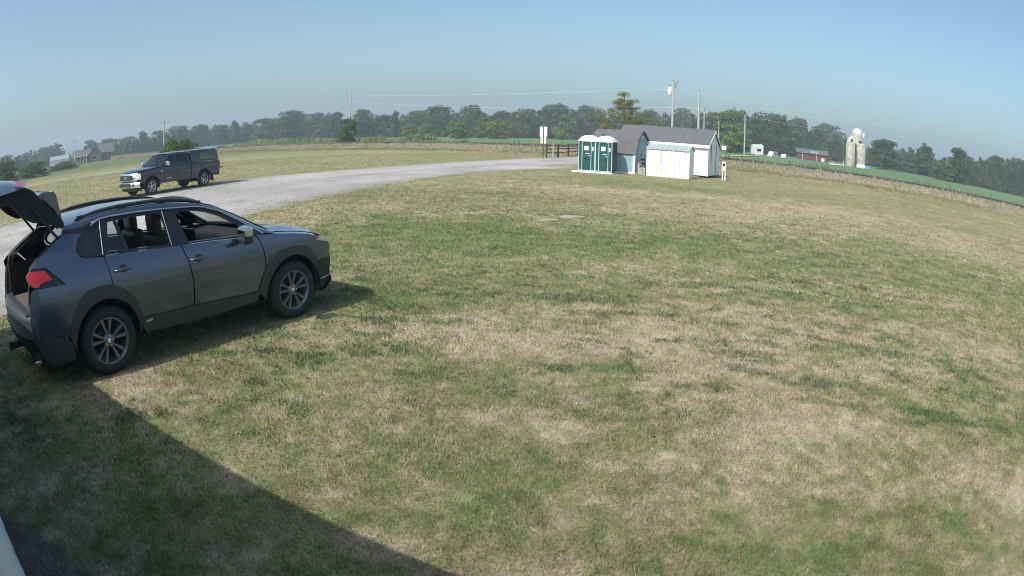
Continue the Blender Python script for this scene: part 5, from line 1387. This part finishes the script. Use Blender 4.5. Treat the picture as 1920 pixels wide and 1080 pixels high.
_, P3 = pole(656.5, 175, 128, 'tall wooden pole with a crossarm rising from the dark bush', 1.7, .18, tilt=.12)
_, P3b = pole(661.5, 216, 122, 'short bare pole immediately right of the tall pole with the dark bush', 0, .11)
_, P4 = pole(1261.5, 152, 78, 'tallest pole, with a white transformer, behind the large white shed', 0, .19, True, tilt=.10)
_, P5 = pole(1311, 171, 88, 'thick pole without crossarm right of the transformer pole', 0, .21)
_, P6 = pole(1397.5, 215, 150, 'thin pole right of the large white shed, beside the white camper', 0, .20)
_, P7 = pole(1321, 206, 92, 'short lamp pole just right of the thick pole', 0, .12, lamp=True, name='lamp_post')
_, P8 = pole(1348.5, 226, 120, 'short slender post seen above the right gable of the white shed', 0, .10)
def wire(a, b, sag, label, r=.02):
    g = MB(); a = Vector(a); b = Vector(b); g.tube([a.lerp(b, t) - Vector((0, 0, sag * 4 * t * (1 - t))) for t in np.linspace(0, 1, 22)], r, 4)
    o = g.build('power_line', 'wire'); tag(o, label, 'power line', 'power lines'); return o
wire(P3 + Vector((.3, 0, -.3)), P4 + Vector((0, 0, -1.0)), 1.1, 'upper wire from the tall left pole to the transformer pole', .008)
wire(P3 + Vector((.6, 0, -1.6)), P5 + Vector((0, 0, -2.2)), 1.6, 'lower wire from the tall left pole to the thick pole', .008)
PR = AT(1660, 226, 150)
wire(P5 + Vector((0, 0, -.1)), PR, 1.0, 'upper wire falling right from the thick pole', .014)
wire(P5 + Vector((0, 0, -.4)), PR + Vector((0, 0, -1.0)), 1.2, 'lower wire falling right from the thick pole', .014)
wire(P4 + Vector((0, 0, -.5)), P5 + Vector((0, 0, -1.1)), .25, 'short wire between the transformer pole and the thick pole', .010)
wire(P6, AT(1600, 245, 205), 1.2, 'wire running right from the thin pole past the trees', .018)
wire(P6, P5 + Vector((0, 0, -3.0)), .6, 'wire from the thin pole back to the thick pole', .012)

# ================================================================== farm buildings and vehicles beyond the field
M['barn_red'] = mat('barn_red', (.125, .042, .042), .9, noise=.3, nscale=1.5)
M['house_brown'] = mat('house_brown', (.19, .145, .12), .85, noise=.2, nscale=.8)
M['roof_grey'] = mat('roof_grey', (.10, .095, .10), .9, noise=.2, nscale=.8)
M['roof_green'] = mat('roof_green', (.075, .10, .085), .8)
M['silo'] = mat('silo_staves', (.40, .38, .32), .9, col2=(.24, .23, .19), nscale=.9, bump=.3, bscale=6)
M['camper'] = mat('camper_white', (.50, .52, .52), .4)
M['camper_green'] = mat('camper_green', (.45, .58, .50), .5)
M['blue_tarp'] = mat('blue_tarp', (.10, .16, .38), .6)
def facing(px, py, dist): p = AT(px, py, dist); return Vector((p.x, p.y, 0)), math.atan2(p.y, p.x) - math.pi / 2
def pxm(px, py, dist, dpx):      # metres spanned by pixels at that place
    return (AT(px + dpx / 2, py, dist) - AT(px - dpx / 2, py, dist)).length
# brown house at the left
D = 230; c0, rz = facing(172, 300, D)
hs = empty('farmhouse', c0, rz, 'brown farmhouse with two gabled roofs and a white porch at the far left', 'house')
g = MB(); box_local(g, -7.5, 0, 0, 8, 0, 3.0); g.prism([(-1, 0), (4.2, 0), (4.2, 3.0), (1.6, 5.0), (-1, 3.0)], -1.0, 8, lambda u, v, t: (u, t, v)); box_local(g, 3.5, 8, 1, 8, 0, 3.0); g.build('wall', 'house_brown', hs)
g = MB(); g.prism([(-.3, 2.8), (4, 5.0), (8.3, 2.8)], -8, -.2, lambda u, v, t: (t, u, v)); g.prism([(-1.4, 2.75), (1.6, 5.25), (4.6, 2.75), (4.2, 2.75), (1.6, 4.95), (-1.0, 2.75)], -1.4, 8.2, lambda u, v, t: (u, t, v)); g.prism([(.5, 2.8), (4.5, 6.0), (8.5, 2.8)], 3.0, 9.5, lambda u, v, t: (t, u, v)); rf_ = g.build('roof', 'roof_grey', hs)
g = MB(); box_local(g, -3.2, -2.6, 3.5, 4.1, 4, 6.0); g.build('chimney', 'barn_red', rf_)
for x in (-6.2, -4.2, .6, 5.4):
    g = MB(); yy = -.05 if x < 0 else (-1.05 if x < 3 else .95); box_local(g, x, x + 1.2, yy, yy + .04, .9, 2.2); w_ = g.build('window', 'glass_dark', hs); g = MB(); box_local(g, x - .1, x + 1.3, yy + .045, yy + .049, .8, 2.3); g.build('frame', 'white_trim', w_)
g = MB()
for k in range(5): box_local(g, -7.4 + k * 1.3, -7.25 + k * 1.3, -1.6, -1.45, 0, 2.6)
box_local(g, -7.8, -1.6, -1.8, 0, 2.6, 2.8); g.build('porch', 'white_trim', hs)
c0, rz = facing(116, 306, 235)
fs, _a, _b = gable_shed('farm_outbuilding', c0 + Vector((4, 0, 0)), 8, 6, [(-.2, 2.6), (3, 4.0), (6.2, 2.6)], rz, 'small pale grey farm building left of the brown farmhouse', 'farm building', 'wall_metal', 'steel', 'white_trim')
# red barn
c0, rz = facing(1552, 300, 182)
bn, bn_r, bn_f = gable_shed('barn', c0, 9.5, 7, [(-.3, 2.3), (3.5, 3.6), (7.3, 2.3)], rz + .05, 'long low red barn under the trees left of the silos', 'barn', 'barn_red', 'roof_green', 'white_trim')
for a_, h2 in ((-3.5, 2.3), (-7.6, 2.3)):
    g = MB(); box_local(g, a_, a_ + .12, -.05, 0, 0, h2); g.build('door_rail', 'wood_pale', bn)
g = MB(); box_local(g, -2, -1.0, -.04, 0, .0, 1.5); g.build('door', 'wood_pale', bn)
g = MB(); g.box((-4.2, 1.0, 2.83), (2.4, 1.6, .05), rx=.33); g.build('tin_patch', 'steel', bn_f)
# silos
M['dome_white'] = mat('dome_white', (.50, .52, .47), .6, noise=.2, nscale=1)
def silo(px, D, r, zt, label, dome=False, roofhat=False):
    c0, rz = facing(px, 300, D); t = empty('silo', c0, rz, label, 'silo', 'concrete silos by the red barn')
    g = MB(); g.lathe((0, 0, 0), (0, 0, 1), [(0, r), (zt, r), (zt, r * .9)], 32); bd = g.build('body', 'silo', t)
    g = MB()
    for z in np.arange(.5, zt, .62): g.lathe((0, 0, z), (0, 0, 1), [(0, r + .005), (.0, r + .03), (.04, r + .03), (.04, r + .005)], 32)
    g.build('hoops', 'steel', bd)
    if dome:
        g = MB(); g.lathe((0, 0, zt), (0, 0, 1), [(r * .9 * math.sin(a) * 0 + 1.15 * r * .9 * math.sin(a), r * 1.02 * math.cos(a)) for a in np.linspace(0, math.pi / 2, 9)], 24); g.build('dome', 'dome_white', t)
    else:
        g = MB(); g.lathe((0, 0, zt), (0, 0, 1), [(0, r * .95), (.12, 0)], 24); g.build('cap', 'silo', t)
    return t, zt, r
Ds = 168
rs_ = pxm(1595, 290, Ds, 18.4) / 2
ztop = AT(1595, 268, Ds).z
s1, _, _ = silo(1594.5, Ds, rs_, ztop, 'left one of the two shorter flat-topped concrete silos')
g = MB(); g.prism([(-1.2, ztop + .1), (1.1, ztop + .1), (.9, ztop + 1.1), (.1, ztop + 2.0), (-.9, ztop + 1.1)], -1, 1); hd = g.build('head_house', 'dome_white', s1); g = MB(); box_local(g, -.1, .6, -1.04, -1.01, ztop + .35, ztop + .95); g.build('opening', 'black_gloss', hd)
s2, _, _ = silo(1613, Ds, rs_, AT(1613, 270, Ds).z, 'right one of the two shorter flat-topped concrete silos')
zt3 = AT(1605, 252, Ds + 4.5).z; r3 = pxm(1605, 260, Ds + 4.5, 20.5) / 2
s3, _, _ = silo(1605.5, Ds + 4.5, r3, zt3, 'tall domed silo standing behind the two shorter silos', dome=True)
g = MB(); box_local(g, r3 * .35, r3 * .8, -r3 - .1, -r3 + .5, AT(1605, 267, Ds).z - .4, AT(1605, 267, Ds).z + .6); g.build('opening', 'black_gloss', s3)
g = MB(); g.lathe((r3 + .3, 0, zt3 - .6), (0, 0, 1), [(0, .2), (.8, .32), (1.2, .2), (1.2, 0)], 10); g.build('blower_pipe', 'toilet_white', s3)
c0, rz = facing(1603.6, 300, Ds - 2.6); t = empty('silo_chute', c0, rz, 'dark vertical unloading chute between the two shorter silos', 'chute')
g = MB(); box_local(g, -.25, .25, -.3, .3, 0, ztop - .3, .03); g.build('tube', 'rust', t)
# white camper with a green band, and small vehicles
c0, rz = facing(1417, 290, 160)
cm_ = empty('camper', c0 + Vector((0, 0, 0)), rz + .15, 'white camper trailer with a pale green roof beyond the crop field', 'camper')
g = MB(); g.prism([(-2.6, .7), (-2.3, 1.0), (-1.4, 1.1), (-1.2, 2.3), (-1.0, 2.6), (1.6, 2.7), (1.8, 2.4), (1.8, .8), (1.4, .6), (-1.4, .6)], -1.1, 1.1); g.build('body', 'camper', cm_)
g = MB(); g.prism([(-1.2, 2.3), (-1.0, 3.1), (1.4, 3.3), (1.8, 2.9), (1.8, 2.35)], -1.12, 1.12); g.build('roof', 'camper_green', cm_)
g = MB(); box_local(g, .2, 1.2, -1.14, -1.1, 1.5, 2.1); g.build('window', 'glass_dark', cm_)
for x in (-.6, .9):
    g = MB(); g.lathe((x, -1.05, .38), (0, 1, 0), [(-.1, .15), (-.1, .38), (.1, .38), (.1, .15)], 14); g.build('wheel', 'tyre', cm_)
def small_car(px, py, D, rz_off, label, m='camper', sc_=1.0, van=False):
    c0, rz = facing(px, py, D); t = empty('parked_car', c0, rz + rz_off, label, 'car', 'white cars parked under the big dark tree')
    t.scale = (.8, .8, .9)
    pr = [(-2.1, .35), (-2.15, .8), (-1.9, 1.0), (-1.0, 1.1), (-.4, 1.55), (1.2, 1.6), (1.8, 1.1), (2.1, 1.0), (2.15, .4)] if not van else [(-2.4, .35), (-2.4, 1.0), (-1.6, 1.2), (-1.1, 1.95), (2.2, 2.0), (2.3, .4)]
    g = MB(); g.prism(pr, -.85, .85); g.build('body', m, t)
    g = MB(); zz = 1.15 if not van else 1.3
    box_local(g, -.5, 1.3, -.87, .87, zz, zz + .35); g.build('window', 'black_gloss', t)
    for x in (-1.35, 1.35):
        for y in (-.78, .78):
            g = MB(); g.lathe((x, y, .33), (0, 1, 0), [(-.1, .12), (-.1, .33), (.1, .33), (.1, .12)], 14); g.build('wheel', 'tyre', t)
    return t
small_car(1449, 290, 165, 1.15, 'white van nearest the camper, parked under the big dark tree', van=True)
small_car(1470, 292, 170, 1.45, 'white car right of the white van under the big dark tree')
c0, rz = facing(1568.5, 305, 150); t = empty('boat_trailer', c0, rz, 'small white boat on the ground left of the silos', 'boat')
g = MB(); g.grid([[(x, s_ * w_, z) for x, w_, z in ((-2, .05, .8), (-1.2, .6, .7), (.5, .8, .6), (1.8, .75, .6))] for s_ in (-1, 1)], smooth=False); g.prism([(-2, .8), (-1, .2), (1.8, .2), (1.9, .75)], -.6, .6); g.build('hull', 'camper', t)
g = MB(); g.tube([(1.6, 0, .6), (1.7, 0, 1.6)], .06, 6); g.build('motor', 'white_trim', t)
c0, rz = facing(1614, 309, 160); t = empty('tank', c0, rz, 'white rounded tank at the foot of the right silo', 'tank'); g = MB(); g.lathe((-1.3, -1, .7), (1, 0, 0), [(0, 0), (.15, .5), (.5, .7), (2.1, .7), (2.45, .5), (2.6, 0)], 16); g.build('shell', 'camper', t)
g = MB()
for x in (-.6, .6): g.box((x, -1, .1), (.2, 1, .25))
g.build('cradle', 'steel', t)
c0, rz = facing(1626, 311, 162); t = empty('tarp_pile', c0, rz, 'blue tarpaulin heap right of the silos', 'tarpaulin'); g = MB(); g.lathe((0, 0, 0), (0, 0, 1), [(0, 1.5), (.5, 1.3), (1.1, .7), (1.3, 0)], 10); g.build('cover', 'blue_tarp', t)
c0, rz = facing(1357.5, 290, 120); t = empty('notice_board', c0, rz, 'white notice board on a wooden post right of the white shed', 'sign'); zc = AT(1357, 277, 120).z
g = MB(); box_local(g, -.42, .42, -.03, .03, zc - .4, zc + .4); g.build('board', 'white_trim', t); g = MB(); box_local(g, .25, .4, .03, .12, 0, zc - .1); g.build('post', 'wood_brown', t)
# farm drive beyond the field
def strip(name, pix, z, w, m):
    P = [G(*p, z) for p in pix]; g = MB(); g.grid([[tuple(p) for p in P], [tuple(p + Vector((p.x, p.y, 0)).normalized() * w) for p in P]], smooth=False); return tag(g.build(name, m), kind='structure')
M['farm_drive'] = mat('farm_drive', (.46, .42, .36), .95, noise=.15, nscale=1)
strip('farm_lane', [(1355, 291.5), (1380, 291.8), (1410, 291.6), (1426, 291.5)], .66, 5, 'farm_drive')
strip('farm_yard', [(60, 322), (130, 309), (150, 306)], .5, 14, 'farm_drive')

# ================================================================== air
HB = (2200, 2200)
g = MB(); g.box((0, 400, 24), (1900, 1700, 50)); hz = g.build('haze', mat('haze_tmp', (1, 1, 1)))
hm = bpy.data.materials.new('haze'); hm.use_nodes = True; hn = hm.node_tree.nodes
for n in list(hn): hn.remove(n)
ho = hn.new('ShaderNodeOutputMaterial'); hv = hn.new('ShaderNodeVolumePrincipled')
hv.inputs['Color'].default_value = (.68, .83, 1.0, 1); hv.inputs['Density'].default_value = .00085; hv.inputs['Anisotropy'].default_value = .1
hm.node_tree.links.new(hv.outputs[0], ho.inputs['Volume'])
hz.data.materials.clear(); hz.data.materials.append(hm); tag(hz, 'pale summer haze over the fields', kind='stuff')
